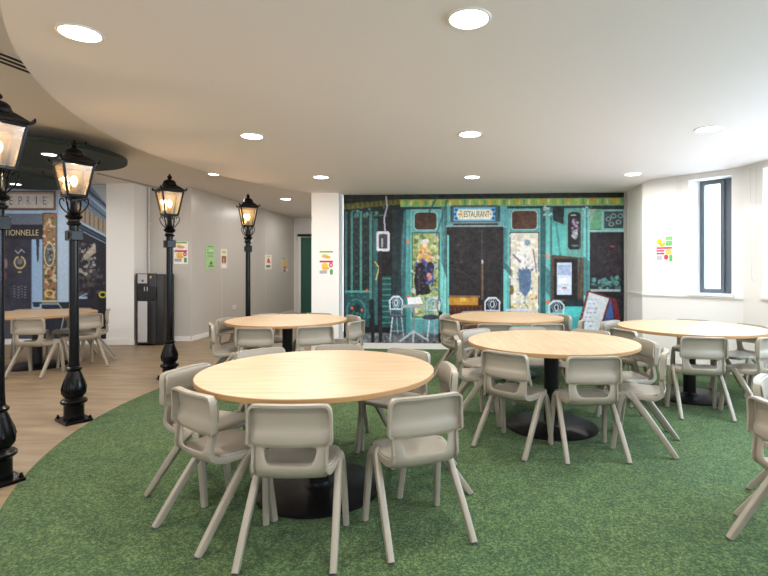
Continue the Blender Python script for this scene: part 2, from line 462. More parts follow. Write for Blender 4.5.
def window(n, p, d, nrm, a, b, inset, skew=0):
    """frame + pane + sill for an opening between a..b along the wall"""
    P = Vector(p); D = Vector(d); N = Vector(nrm)
    ax, bx = a, b
    bm = bmesh.new(); f = .055; dp = .07
    def pt(t, off): v = P + D * t + N * off; return (v.x, v.y)
    w0, w1 = WZ0 + .03, WZ1
    wallbox(pt(ax, inset), pt(ax + f, inset), w0, w1, dp, bm)
    wallbox(pt(bx - f, inset), pt(bx, inset), w0, w1, dp, bm)
    wallbox(pt(ax + f, inset), pt(bx - f, inset), w0, w0 + f, dp, bm)
    wallbox(pt(ax + f, inset), pt(bx - f, inset), w1 - f, w1, dp, bm)
    fr = link('window_frame', bm, M['frame_grey'])
    gl = link('window_pane', wallbox(pt(ax + f, inset + .03), pt(bx - f, inset + .03), w0 + f, w1 - f, .008), M['glass'])
    si = link('window_sill', wallbox(pt(a - .02, -.035), pt(b + .02, -.035), WZ0, WZ0 + .03, inset + .03), M['trim'])
    e = bpy.data.objects.new('window_%d' % n, None); COL.objects.link(e); e['kind'] = 'structure'
    for o in (fr, gl, si): o.parent = e
    return e, fr, pt
# first window: narrow frame deep in the reveal, left part of the opening is bright white reveal
INS = .24
def on_off(px, off):
    k = (px - 420) / 500.0; ox, oy = WA[0] + ABn.x * off, WA[1] + ABn.y * off
    return (k * oy - ox) / (ABd.x - k * ABd.y)
def ptw(t, off): v = Vector(WA) + ABd * t + ABn * off; return (v.x, v.y)
fa_, fb_, fc_, fd_ = [on_off(p, INS) for p in (700, 704.5, 720.5, 729.5)]
bm = bmesh.new(); w0, w1 = WZ0 + .03, WZ1
wallbox(ptw(fa_, INS), ptw(fb_, INS), w0, w1, .07, bm); wallbox(ptw(fc_, INS), ptw(fd_ + .05, INS), w0, w1, .07, bm)
wallbox(ptw(fb_, INS), ptw(fc_, INS), w0, w0 + .06, .07, bm); wallbox(ptw(fb_, INS), ptw(fc_, INS), w1 - .06, w1, .07, bm)
wallbox(ptw(fc_ + .03, INS - .03), ptw(fc_ + .055, INS - .03), w0 + .02, w1 - .02, .03, bm)
e1 = bpy.data.objects.new('window_1', None); COL.objects.link(e1); e1['kind'] = 'structure'
link('window_frame', bm, M['frame_grey'], e1)
link('window_pane', wallbox(ptw(fb_, INS + .03), ptw(fc_, INS + .03), w0 + .06, w1 - .06, .008), M['glass'], e1)
link('window_sill', wallbox(ptw(t0 - .03, -.035), ptw(t1 + .03, -.035), WZ0, WZ0 + .03, INS + .03), M['trim'], e1)
link('reveal', prism([ptw(t0 + .001, .0), ptw(fa_, INS), ptw(fa_, INS + .09), ptw(t0 + .001, INS + .09)], WZ0 + .03, WZ1), M['trim'], e1)
for k, (a, b, _, _) in enumerate(ropen):
    window(k + 2, RB, (0, -1), (1, 0), a, b, .20)
struct('wall_rear', wall_with_openings('wall_rear', (XR, YB), (XL, YB), [(1.0, 3.6, .9, 2.5), (4.6, 7.2, .9, 2.5), (8.2, 10.8, .9, 2.5)], .2, M['wall']).data.copy(), M['wall']) if False else \
    wall_with_openings('wall_rear', (XR, YB), (XL, YB), [(1.0, 3.6, .9, 2.5), (4.6, 7.2, .9, 2.5), (8.2, 10.8, .9, 2.5)], -.2, M['wall'])  # wide openings added in this unseen wall for soft fill light
struct('wall_left', BX(XL - .14, XL, YB, 9.2, 0, Z_HIGH), M['wall'])
struct('wall_mural_left', BX(XL, COLP0[0], 9.02, 9.16, 0, Z_HIGH), M['wall'])
struct('wall_column', BX(COLP0[0], COLP1[0], 8.97, 9.55, 0, Z_HIGH), M['wall'])
struct('wall_grey', wallbox((COLP1[0], 9.40), GC, 0, Z_HIGH, TH), M['wall_grey'])
struct('wall_corridor_left', wallbox(GC, CE, 0, Z_HIGH, TH), M['wall_grey'])
struct('wall_end', wallbox((CE[0] - .1, 15.3), (-1.8, 15.3), 0, Z_HIGH, TH), M['wall'])

# baseboards
BH = .10
def base(side, p, q): struct('baseboard_' + side, wallbox(p, q, .006, BH, .014), M['trim'])
base('back', (-1.31, 8.572), (3.41, 8.283))
base('return', (3.418, 8.28), (3.289, 7.42))
base('window', (3.29, 7.40), (4.125, 6.385))
base('pillar', (-1.81, 8.323), (-1.37, 8.343))
base('column', (-5.63, 8.953), (-5.13, 8.953))
base('grey', (-5.12, 9.385), (-4.31, 9.385))
base('corridor', (-4.283, 9.40), (CE[0] + .013, 15.28))
base('left', (XL, 9.005), (-5.64, 9.005))
base('column_side', (-5.114, 8.955), (-5.114, 9.38))
# dado rail on the window side
def rail(i, p, q): struct('trim_%d' % i, wallbox(p, q, .985, 1.005, .012), M['trim'])
rail(2, (3.423, 8.28), (3.289, 7.42)); rail(3, (3.29, 7.40), (4.125, 6.385)); 
# panel seams on grey walls and window wall
bm = bmesh.new()
cd = (Vector(CE) - Vector(GC)).normalized()
for s in (1.22, 2.44, 3.66):
    p = Vector(GC) + cd * s; q = p + cd * .008
    wallbox((p.x + .003, p.y), (q.x + .003, q.y), BH, Z_HIGH, .004, bm)
struct('trim_4', bm, M['trim'])
# green door at the corridor end
dr = struct('door_1', BX(-3.62, -2.66, 15.24, 15.29, .01, 2.29), M['green_door'])
df = link('door_frame', bmesh.new(), M['trim'])
bm = bmesh.new(); box(bm, -3.72, -3.63, 15.2, 15.295, 0, 2.33); box(bm, -2.65, -2.56, 15.2, 15.295, 0, 2.33); 
bm.to_mesh(df.data); bm.free(); df.parent = dr
dh = link('door_head', BX(-3.72, -2.56, 15.17, 15.295, 2.335, 2.40), M['dark'], dr)
link('door_handle', BX(-2.80, -2.77, 15.19, 15.24, .95, 1.15), M['silver'], dr)

# ================================================================== CEILING FITTINGS
def light_area(name, loc, size, power, color, rot=(0, 0, 0), shape='DISK', size_y=None, parent=None, spread=None):
    l = bpy.data.lights.new(name, 'AREA'); l.shape = shape; l.size = size
    if size_y: l.size_y = size_y
    l.energy = power; l.color = color
    if spread: l.spread = spread
    o = bpy.data.objects.new(name, l); COL.objects.link(o); o.location = loc; o.rotation_euler = rot
    if parent: o.parent = parent
    return o
WARM = (1.0, .955, .90)
def downlight(x, y, z, label, group, power=14, r=.112, first=[None]):
    if first[0] is None:
        t = thing('ceiling_downlight', label, 'ceiling light', (x, y, z), 0, group)
        link('diffuser', lathe([(.86, -.004), (.86, .0)], 32), M['lamp_disc'], t)
        link('rim', lathe([(.86, -.006), (.93, -.009), (1.0, -.004), (1.0, 0), (.86, 0)], 32, close=True), M['lamp_rim'], t, True)
        first[0] = t
    else:
        t = dup(first[0], (x, y, z), 0, label, group)
    t.scale = (r, r, 1)
    light_area('lamp', (x, y, z - .02), r * 1.7, power, WARM)
    return t
DL = [(.244, 2.49, 'large round recessed downlight near the top centre of the view'),
      (.465, 4.65, 'round recessed downlight in the middle of the pale ceiling, second in the centre line'),
      (.715, 6.87, 'round downlight nearest the top of the green mural, above its restaurant sign'),
      (-1.797, 2.643, 'large round downlight near the curved ceiling edge at upper left'),
      (-1.586, 4.72, 'round downlight above and between the third and fourth street lamps'),
      (-1.36, 6.87, 'small round downlight just above the white pillar'),
      (2.58, 4.48, 'round downlight on the far right, nearest the window'),
      (2.83, 6.65, 'small round downlight above the right end of the green mural')]
for x, y, lb in DL: downlight(x, y, Z_RAFT, lb, 'downlights in the lowered ceiling')
downlight(-3.32, 8.06, Z_HIGH, 'small round downlight on the higher ceiling just past the curved edge', 'downlights in the corridor ceiling', 10, .10)
downlight(-2.96, 11.03, Z_HIGH, 'round downlight in the corridor ceiling by the white pillar', 'downlights in the corridor ceiling', 12, .12)
# lamps of the same rows that hang behind the viewer: light only
for x, y in ((-2.0, .45), (.03, .3), (2.3, .25)):
    light_area('lamp_rear', (x, y, Z_RAFT - .02), .2, 14, WARM)
for x, y in ((-5.2, 3.6), (-7.2, 5.2), (-5.0, 1.0), (-7.2, 1.2)):  # extra unseen lamps, added to brighten the left side of the room
    light_area('side_fill', (x, y, Z_HIGH - .02), .2, 20, WARM)
light_area('lamp_corridor', (-2.9, 13.4, Z_HIGH - .02), .2, 12, WARM)

def disc(cx, cy, r, label):
    t = thing('ceiling_disc', label, 'ceiling panel', (cx, cy, 2.72), 0, 'dark green ceiling discs')
    link('panel', lathe([(0, 0), (r - .01, 0), (r, .01), (r, .05), (0, .05)], 64), M['green_disc'], t)
    for a in (0, 2.1, 4.2): link('hanger', lathe([(.006, .05), (.006, .18)], 8, c=(r * .6 * math.cos(a), r * .6 * math.sin(a))), M['dark'], t)
disc(-4.55, 6.0, .90, 'large dark green disc hanging from ceiling behind the second street lamp')
disc(-6.35, 7.75, .85, 'dark green disc hanging from ceiling over the far left round table')
downlight(-4.34, 5.85, 2.72, 'flat downlight set in the nearer dark green disc', 'downlights in green discs', 6, .08)
downlight(-6.43, 7.95, 2.72, 'flat downlight set in the farther dark green disc at left', 'downlights in green discs', 6, .08)

# slot diffusers
t = thing('air_vent', 'black slotted air grille in the ceiling at the upper left corner', 'vent', (-3.0, 3.5, Z_HIGH), R(75))
bm = bmesh.new(); box(bm, -.7, .7, -.11, .11, -.012, -.001); link('frame', bm, M['ceiling_high'], t)
bm = bmesh.new()
for k in (-.07, 0, .07): box(bm, -.68, .68, k - .02, k + .02, -.014, -.0121)
link('slot', bm, M['dark'], t)
sd = link('slot_diffuser', wallbox((-5.12, 8.0), (-4.92, 9.38), Z_HIGH - .012, Z_HIGH - .001, .06), M['edge_trim'])
tag(sd, 'long grey slot in the ceiling above the water cooler', 'vent')

# ================================================================== MURALS
c = Canvas(343.7, 194, 623.5, 344, 2.1, (66, 132, 122), 3)
TE = (84, 158, 152); TD = (38, 88, 82); DK = (24, 26, 30); TB = (96, 184, 168)
c.rect(343, 190, 400, 350, (18, 30, 30))
for x0, x1, cc in ((345, 347.5, (44, 98, 88)), (350.5, 353, (58, 126, 108)), (359.5, 362, (64, 138, 116)), (369, 372, (58, 122, 106)), (372.5, 374, (34, 74, 68))):
    c.rect(x0, 211, x1, 300, cc)
for k in range(9):
    y = 222 + k * 8
    c.ell(356.3, y, 2.2, 5, (48, 66, 62), .7, .7); c.ell(365.6, y, 2.4, 5, (44, 60, 58), .7, .7)
c.rect(354, 213, 359, 217, (60, 110, 98)); c.rect(363, 213, 368, 217, (60, 110, 98))
c.rect(345, 291, 372, 293.5, (70, 150, 128)); c.rect(345, 294, 369, 328, (28, 74, 68))
c.ell(356, 312, 10, 13, (46, 116, 104), 1, 1.6); c.ell(356, 312, 6, 8, (22, 52, 50))
c.dabs(345, 296, 370, 330, [(20, 40, 38), (60, 140, 120), (30, 80, 72)], 30, .8, 2.2, .6)
c.rect(374, 214, 393, 340, (15, 19, 20))
c.rect(374, 218, 378, 326, (40, 96, 84)); c.rect(380, 276, 391, 328, (24, 70, 62))
for k in range(9): c.rect(380, 278 + k * 5.6, 391, 279.4 + k * 5.6, (52, 128, 108))
c.rect(392, 209, 409, 340, (44, 92, 88)); c.rect(397, 209, 401, 300, (28, 54, 54)); c.poly([(392, 209), (404, 209), (396, 300), (392, 300)], (20, 36, 36), .8)
c.dabs(350, 206, 398, 216, [(60, 130, 110), (20, 30, 30), (90, 150, 130)], 26, .7, 2.2, .6)
c.line([(375, 262), (379, 268), (376, 280)], 1.4, (190, 170, 90)); c.ell(352, 309, 1.5, 1.8, (200, 90, 60)); c.ell(367, 291, 1.5, 1.5, (200, 90, 60)); c.ell(362, 311, 1.4, 1.6, (190, 90, 60))
# long top cornice
c.rect(343, 190, 625, 200, (30, 36, 34)); c.noise(343, 190, 625, 200, 3, 8)
c.poly([(343, 203), (400, 198.5), (400, 204), (343, 209)], (96, 96, 44)); c.rect(400, 199, 625, 206, (140, 168, 96))
for k in range(46):
    x = 400 + k * 4.9; c.rect(x, 200, x + 2.2, 205, ((190, 190, 80), (80, 140, 100), (210, 200, 130), (120, 160, 80))[k % 4], .8)
for x in (420, 452, 488, 515, 541, 566, 590, 612): c.rect(x, 199.5, x + 4, 204, (206, 150, 40), .85)
for k in range(12): c.rect(345 + k * 4.7, 203 - k * .4, 347 + k * 4.7, 208 - k * .4, (60, 62, 34), .7)
c.rect(400, 206, 625, 209.5, (34, 52, 52)); c.rect(400, 205.6, 625, 206.6, (100, 170, 150))
# first painted panel
c.rect(406, 209, 447, 344, TE); c.rect(406, 209, 410, 344, (64, 140, 128)); c.rect(410.5, 209.5, 441, 320, (106, 190, 172)); c.rect(411.5, 210.5, 440, 318, TE)
c.rrect(413.5, 211.5, 437.5, 230.5, (140, 196, 180), 4); c.rrect(414.5, 212.5, 436.5, 229.5, (64, 46, 36), 3.5)
c.rect(411.5, 232.5, 439.5, 318, (36, 60, 50)); c.rect(412.5, 233.5, 438.5, 317, (146, 164, 108))
pal = [(196, 196, 150), (120, 150, 70), (86, 128, 62), (214, 210, 190), (160, 178, 180), (176, 170, 90), (70, 104, 66)]
c.dabs(413, 234, 438, 316, pal, 220, .8, 2.8, .75)
c.poly([(418, 250), (424, 244), (430, 250), (433, 262), (427, 268), (417, 264)], (206, 164, 96)); c.ell(424.5, 245, 2.2, 2.8, (228, 200, 182)); c.ell(425.5, 241, 3.6, 2, (214, 208, 216)); c.dabs(417, 250, 433, 264, [(170, 130, 80), (226, 196, 140), (190, 190, 200), (130, 110, 90)], 40, .6, 1.8, .7)
c.poly([(421, 258), (430, 264), (434, 280), (428, 286), (421, 276)], (52, 74, 150)); c.ell(430, 268, 4, 6, (40, 40, 60)); c.ell(429, 277, 3, 4, (196, 130, 110))
c.poly([(416, 264), (424, 262), (428, 284), (431, 294), (416, 296), (414, 280)], (26, 24, 30)); c.rect(418, 268, 420, 292, (52, 50, 56), .8); c.dabs(414, 262, 436, 290, [(60, 80, 150), (30, 30, 40), (96, 110, 170), (120, 80, 70)], 40, .6, 1.9, .65); c.dabs(411, 290, 438, 316, pal, 50, .8, 2.4, .7)
c.ell(408, 242, 1.6, 1.9, (220, 96, 60)); c.ell(408, 297, 1.6, 1.9, (220, 96, 60))
c.rect(441, 206, 447, 318, (112, 196, 178)); c.poly([(441, 206), (447, 206), (447, 280), (441, 262)], (48, 92, 88), .85)
c.line([(437, 196), (428, 214)], 1.8, (40, 70, 64), .8); c.line([(447, 200), (436, 236)], 1.6, (40, 84, 78), .7)
# restaurant door with sign
c.rect(447, 206, 507, 228, TE); c.rect(450, 206, 454, 224, (40, 72, 72)); c.rect(496, 206, 500, 224, (40, 72, 72))
c.rect(452, 205, 497.5, 224, (70, 96, 96)); c.rect(453, 207, 496, 221.6, (30, 76, 110)); c.rect(453.8, 207.8, 495.2, 221, (112, 186, 208))
for k in range(2):
    for (xx, yy) in ((456, 210), (456, 218.6), (493, 210), (493, 218.6), (455, 214.3), (494, 214.3)): c.ell(xx, yy, 1.6, 1.5, (34, 96, 150))
c.rrect(456.5, 209.4, 492.5, 219.6, (228, 226, 206), 4.6); c.ell(458.6, 214.5, .8, .8, (200, 120, 60)); c.ell(490.6, 214.5, .8, .8, (200, 120, 60))
c.rect(449, 222, 500, 224, (108, 128, 130)); c.rect(453, 224, 498, 225.2, (28, 28, 30)); c.rect(446, 225.2, 504, 227, (120, 150, 148))
c.rect(446.5, 227, 503, 344, (32, 28, 31)); c.noise(447, 227, 503, 318, 5, 3)
c.rect(447, 235, 449, 318, (100, 190, 172)); c.rect(481, 230, 482.2, 298, (62, 56, 60)); c.rect(481.2, 262, 483, 300, (104, 82, 70)); c.ell(482, 262, 1, 2, (190, 180, 170))
c.line([(449, 268), (462, 272), (474, 280)], 1.2, (58, 48, 46), .8); c.ell(458, 245, 1.6, .6, (96, 62, 50)); c.ell(494, 252, .8, .8, (96, 70, 60)); c.ell(461, 262, 1, 1, (62, 66, 110))
c.rect(448, 295.5, 480, 298, (120, 92, 60)); c.rect(449, 298, 478, 305, (176, 128, 46)); c.rect(460, 298, 466, 302, (206, 160, 66)); c.rect(449, 305, 482, 332, (84, 46, 32))
for k in range(7): c.rect(451 + k * 4.4, 307, 453.6 + k * 4.4, 326, (58, 32, 24))
c.rect(503, 226, 508, 318, (104, 190, 174)); c.poly([(503, 228), (508, 228), (508, 262), (505, 270), (503, 262)], (58, 112, 106), .8)
# second painted panel
c.rect(507, 209, 541, 344, TE); c.rect(508.5, 209.5, 540, 318, (104, 184, 168)); c.rect(509.5, 210.5, 539, 317, (78, 150, 140))
c.rrect(510.5, 210.5, 537.5, 230.5, (134, 192, 178), 4); c.rrect(511.5, 211.5, 536.5, 229.5, (78, 52, 40), 3.5)
c.rect(509.5, 232.5, 539, 318, (40, 50, 48)); c.rect(510.5, 233.5, 538, 317, (206, 200, 182))
pal2 = [(226, 222, 210), (206, 202, 190), (176, 192, 200), (216, 200, 160), (196, 184, 166), (230, 228, 224), (150, 170, 186), (236, 232, 226)]
c.dabs(511, 234, 537, 316, pal2, 200, .8, 3, .7)
c.dabs(511, 294, 537, 316, [(228, 220, 200), (190, 90, 60), (200, 170, 80), (110, 130, 80)], 40, .6, 1.6, .8)
c.poly([(517, 250), (524, 245), (530, 248), (535, 262), (531, 270), (518, 270), (514, 262)], (222, 220, 216)); c.ell(527, 243, 3, 3, (110, 140, 160)); c.poly([(518, 269), (531, 269), (530, 290), (525, 297), (519, 290)], (78, 106, 132))
c.dabs(513, 246, 536, 270, [(236, 234, 230), (190, 186, 184), (160, 170, 186), (206, 196, 180)], 50, .7, 2, .7); c.dabs(517, 268, 532, 292, [(84, 112, 136), (110, 134, 150), (60, 90, 116)], 24, .7, 1.8, .7); c.ell(511.5, 290, 2, 5, (110, 96, 50)); c.line([(513, 255), (520, 262)], 1.6, (120, 100, 110)); c.line([(533, 250), (536, 272)], 1.4, (140, 120, 130))
c.rect(506, 309, 532, 311, (196, 204, 214)); c.ell(519, 312, 9, 1.6, (170, 180, 196))
c.poly([(503, 262), (512, 270), (512, 278), (503, 268)], (40, 60, 60), .5)
# right facade
c.rect(540, 209, 584, 344, (74, 156, 142)); c.rect(540, 209, 545, 330, (44, 92, 86)); c.rect(545.5, 215, 549.5, 316, (96, 180, 162)); c.rect(550, 209, 552, 316, (52, 110, 102))
c.dabs(543, 207, 552, 218, [(190, 206, 200), (60, 110, 104), (130, 176, 168)], 26, .6, 1.6, .85)
c.poly([(540, 262), (551, 272), (551, 300), (541, 284)], (40, 84, 80), .6)
c.ell(547, 256, 1.8, 2, (222, 110, 80)); c.ell(547.5, 302, 1.8, 2, (222, 110, 80)); c.ell(583.5, 233.5, 1.8, 2, (220, 110, 80))
c.rect(552, 226, 567, 256, (86, 180, 162)); c.poly([(552, 207), (564, 207), (563, 225), (553, 221)], (24, 34, 34))
c.line([(556, 226), (560, 256)], 2, (54, 120, 110), .7); c.rect(566, 209, 583, 258, (92, 160, 140))
c.rrect(567.5, 213, 580.5, 250, (26, 24, 30), 4); c.dabs(571, 221, 578, 238, [(150, 70, 130), (190, 160, 190), (90, 60, 110), (170, 180, 170)], 26, .8, 2, .8); c.ell(574.5, 235, 3, 5, (176, 196, 190), .6)
c.ell(573, 216, 3, .8, (180, 170, 170)); c.ell(575, 246, 4, 1, (90, 110, 110))
c.poly([(551, 255), (583, 258), (583, 300), (551, 302)], (78, 62, 50)); c.rect(553.5, 259, 577, 299, (26, 22, 24)); c.rect(556.5, 263, 571.5, 294.5, (196, 212, 228))
c.rect(557.5, 265, 570.5, 275, (130, 150, 190), .6); c.rect(558, 278, 570, 284, (222, 228, 232)); c.rect(562, 287, 566, 288.6, (200, 90, 100)); c.noise(556, 263, 572, 295, 1.6, 8)
c.poly([(551, 300), (560, 303), (570, 298), (583, 300), (583, 312), (566, 308), (551, 312)], (26, 40, 42)); c.rect(563, 306, 584, 340, (70, 188, 176))
c.rect(583, 209, 589.5, 320, (110, 196, 180)); c.rect(585.5, 209, 587, 320, (60, 130, 120)); c.dabs(582, 208, 592, 222, [(170, 206, 196), (60, 120, 110)], 22, .6, 1.5, .8)
c.poly([(583, 256), (589.5, 262), (589.5, 300), (583, 294)], (52, 108, 100), .7)
c.rect(589.5, 209, 625, 344, (40, 38, 44)); c.rect(589.5, 210, 601.5, 230, (96, 164, 118)); c.poly([(589.5, 210), (596, 210), (590, 224)], (150, 176, 150), .8)
c.rect(601, 210.5, 624, 231, (118, 186, 174)); c.rect(603.5, 212.5, 623, 229, (52, 74, 74))
for p in ((608, 220), (613, 217), (618, 223), (611, 225), (620, 217)): c.ell(p[0], p[1], 3, 2.4, (150, 176, 172), .8, 1.1)
c.rect(589.5, 230.5, 625, 233, (140, 196, 186)); c.rect(591, 234, 620, 284, (42, 38, 46)); c.noise(591, 234, 620, 284, 4, 4); c.ell(612, 247, 2.6, .9, (150, 60, 70)); c.dabs(603, 252, 612, 270, [(70, 60, 80)], 12, .5, 1.2, .6)
c.dabs(592, 277, 620, 289, [(70, 150, 128), (44, 96, 88), (110, 180, 160), (24, 40, 40)], 46, .8, 2.6, .7)
c.rect(590, 289, 620, 291.5, (150, 176, 176)); c.rect(590, 292, 625, 344, (26, 28, 34)); c.rect(620.5, 233, 625, 344, (24, 24, 30))
c.poly([(611, 297), (616, 299), (620, 318), (615, 322)], (110, 36, 46))
# pavement
c.rect(362, 334, 625, 345, (96, 104, 112)); c.noise(362, 334, 625, 345, 2.5, 16)
c.dabs(362, 334, 450, 344, [(150, 156, 160), (50, 56, 60)], 60, .6, 1.8, .6)
c.rect(544, 316, 586, 336, (58, 160, 150))
# sandwich board
c.poly([(587, 290), (611, 297), (598, 337), (575, 333)], (110, 44, 44)); c.poly([(588.5, 292), (608.5, 298), (596.5, 336), (578.5, 332.5)], (206, 216, 224))
for k in range(7):
    for j in range(4):
        if c.rng.random() < .75: c.ell(587 + j * 4 - k * 1.4 + c.rng.uniform(-.6, .6), 299 + k * 4.4, 1.4, .6, (130, 138, 160), .8)
c.poly([(610.5, 297.5), (617, 344), (597, 344), (599, 336)], (58, 98, 150)); c.line([(604, 318), (613, 318)], .8, (36, 60, 100))
# cafe furniture in the print
def bistro(cx, top, w, h, s=1):
    W1 = (196, 206, 218); W2 = (150, 162, 176); W3 = (224, 230, 238)
    c.line([(cx - w, top + 14), (cx - w - .4, top + 5), (cx - w * .5, top + .8), (cx + w * .5, top + .8), (cx + w + .4, top + 5), (cx + w, top + 14)], 1.5, W1)
    c.line([(cx - w * .9, top + 5), (cx - w * .4, top + 1.6), (cx + w * .4, top + 1.6)], .6, W3)
    for q in (-.55, -.2, .2, .55): c.line([(cx + q * w * .4, top + 13.5), (cx + q * w * 1.2, top + 7), (cx + q * w * .5, top + 2)], .8, W2)
    c.ell(cx, top + 7.4, w * .38, 3.4, W1, 1, .8); c.line([(cx - w * .9, top + 13.6), (cx + w * .9, top + 13.6)], 1.2, W1)
    c.line([(cx - w * .9, top + 14), (cx - w * .9, top + 20)], 1.3, W2); c.line([(cx + w * .9, top + 14), (cx + w, top + 20)], 1.3, W2)
    c.ell(cx + s * 1.5, top + 20.5, w + 3, 2.3, (44, 48, 58)); c.ell(cx + s * 1.5, top + 19.8, w + 2, 1.2, (92, 98, 110))
    c.line([(cx - w * .6, top + 22), (cx - w, top + h)], 1.3, W1); c.line([(cx + w * .9, top + 22), (cx + w * 1.3, top + h)], 1.3, W2); c.line([(cx + w * .1, top + 22), (cx + w * .3, top + h - 6)], 1, W2)
    c.line([(cx - w * .8, top + h - 8), (cx + w * 1.1, top + h - 8)], .8, W2)
bistro(396, 296, 6, 44); bistro(492, 297, 7, 30); bistro(556, 300, 7, 34)
bistro(433, 297, 6, 44, -1); c.rect(424, 297, 433, 315, TE, .35); c.ell(430, 318, 8, 2.2, (48, 56, 66)); c.line([(424, 320), (422, 342)], 1.2, (110, 124, 134)); c.ell(439, 306, 2.5, 8, (90, 116, 128), 1, 1)
c.poly([(400, 305), (423, 305), (426, 308.5), (402, 308.5)], (150, 156, 160)); c.poly([(407, 298), (420, 297), (423, 304), (408, 305)], (226, 228, 232)); c.rect(412.5, 308, 414.5, 334, (120, 126, 132))
for q in ((400, 342), (428, 341), (413, 343)): c.line([(413.5, 332), q], 2, (176, 186, 196))
c.line([(386, 196), (387, 206), (384, 218), (385, 230)], 1.5, (180, 178, 200)); c.rrect(376.5, 231, 389.5, 251.5, (200, 204, 214), 2); c.rrect(378.5, 234, 387.5, 248.5, (58, 58, 70), 1.5); c.rect(381, 238, 383, 247, (150, 154, 164))
c.rect(378.8, 251, 382.2, 343, (34, 30, 40)); c.rect(371, 311, 374.5, 344, (30, 28, 36)); c.rect(438.5, 312, 442, 343, (30, 28, 36)); c.ell(372.7, 311, 2.2, 1.6, (40, 38, 46))
for k in range(26):   # fine mouldings and worn streaks of the painted woodwork
    x = c.rng.choice([c.rng.uniform(404, 411), c.rng.uniform(440, 447), c.rng.uniform(503, 509), c.rng.uniform(540, 566), c.rng.uniform(578, 590)]); y = c.rng.uniform(206, 230); l = c.rng.uniform(20, 90)
    c.line([(x, y), (x - l * .05, y + l)], c.rng.uniform(.4, 1.1), ((36, 78, 76), (130, 200, 186))[k % 2], .28)
c.noise(343, 193, 625, 345, 1.0, 7); c.noise(343, 193, 625, 345, 2.6, 6); c.noise(343, 193, 625, 345, 9, 3)
tm = np.clip((c.A[..., 1] - c.A[..., 0]) / 60, 0, 1) * (c.Y > 207) ; c.A[..., 2] += tm * 11; c.A[..., 0] += tm * 5; c.A[..., 1] -= tm * 3
md = (Vector(MUR_R) - Vector(MUR_L)).normalized(); mn = Vector((md.y, -md.x))
mural = link('mural', c.mesh(MUR_L, MUR_R, Z_RAFT - .001, BH + .002, mn, .004))
tag(mural, 'large wall print of a green Paris restaurant front covering the back wall', 'mural')
def mur_pt(px, py, off=.005):
    u = (px - 343.7) / (623.5 - 343.7); u = u * MUR_L[1] / (MUR_R[1] * (1 - u) + MUR_L[1] * u); v = (py - 194) / 150.0
    p = Vector(MUR_L) + (Vector(MUR_R) - Vector(MUR_L)) * u + mn * off
    return Vector((p.x, p.y, Z_RAFT - .001 + (BH + .002 - Z_RAFT + .001) * v))
def put_text(s, a, b, mt, parent, name, e=.0008):
    """a = lower-left world, b = upper-right world"""
    w = Vector((b.x - a.x, b.y - a.y, 0)); me = text_mesh(s, w.length, b.z - a.z, e)
    o = link(name, me, mt, parent); ang = math.atan2(w.y, w.x)
    o.matrix_parent_inverse = parent.matrix_world.inverted()
    o.rotation_euler = (PI / 2, 0, ang); o.location = a; return o
put_text('R', mur_pt(459.6, 218.2), mur_pt(463, 210.4), M['letter_ochre'], mural, 'restaurant_lettering')
put_text('ESTAURANT', mur_pt(463.6, 217.4), mur_pt(489.2, 211.2), M['letter_dark'], mural, 'restaurant_lettering')

# left mural
W0 = -22
c = Canvas(W0, 184, 106, 338, 2.2, (150, 174, 204), 5)
c.rect(W0, 184, 5, 340, (120, 140, 170))
c.rect(W0, 190.5, 55, 210, (108, 80, 62)); c.rect(W0, 192.5, 53, 208, (186, 182, 178)); c.noise(W0, 192, 53, 208, 2, 7); c.rect(W0, 193, 53, 194, (90, 84, 80), .5)
c.rect(W0, 210, 56, 213.5, (150, 186, 220)); c.rect(W0, 213.5, 42, 225, (100, 110, 128)); c.rect(W0, 224.5, 42, 239, (44, 42, 54)); c.rect(W0, 239, 31.5, 312, (54, 54, 70)); c.noise(W0, 224, 31, 312, 5, 4)
c.rect(31.5, 239, 42, 312, (146, 176, 212)); c.poly([(35.5, 236), (39, 236), (38, 262), (36.5, 260)], (50, 56, 74)); c.rect(30.6, 240, 31.5, 312, (90, 110, 140))
c.ell(19.5, 262, 6, 6.6, (190, 176, 120), 1, 1.6); c.rect(18.4, 253, 20.4, 257, (54, 54, 70)); c.ell(19.5, 261, 3, 3, (150, 150, 150), .6); c.line([(15, 250), (18, 253), (21, 249), (24, 252)], 1, (176, 176, 180)); c.ell(19.5, 271.5, 2, .7, (190, 176, 120))
for k, x in enumerate((13.5, 17.5, 21, 24)):
    for j in range(5): c.rect(x, 285 + j * 2.6 + (k % 2), x + 1.6, 286 + j * 2.6 + (k % 2), (150, 156, 170), .7)
c.ell(5.5, 263, 2, 5, (150, 130, 130), .8); c.ell(5, 275, 1.5, 4, (140, 80, 80), .7)
c.rect(42, 212.5, 56, 300, (66, 66, 58)); c.rect(43, 213.5, 55, 299, (140, 118, 92)); c.dabs(43.5, 214, 54.5, 298, [(196, 180, 140), (170, 90, 74), (78, 70, 60), (206, 196, 170), (120, 100, 66)], 170, .7, 2, .8)
c.ell(48.8, 254, 5.4, 12, (206, 192, 140)); c.ell(48.8, 254, 4.4, 10.6, (88, 96, 100)); c.dabs(46, 247, 52, 262, [(60, 60, 70), (150, 150, 150)], 20, .6, 1.6, .8); c.ell(49, 293, 5, 4, (206, 186, 120), 1, 1.2)
c.rect(41, 299.5, 58, 301.5, (206, 190, 130))
c.rect(56, 184, 70, 338, (170, 192, 216)); c.rect(56, 184, 57.5, 338, (140, 164, 192)); c.rect(67.5, 184, 70, 338, (128, 150, 180))
c.rect(32, 301.5, 106, 338, (40, 44, 58)); c.rect(32, 303, 41, 310, (150, 180, 214)); c.ell(36, 304.5, 3.4, 2, (44, 46, 56)); c.rect(41, 302, 58, 304, (120, 140, 170)); c.rect(W0, 310, 32, 338, (70, 74, 86))
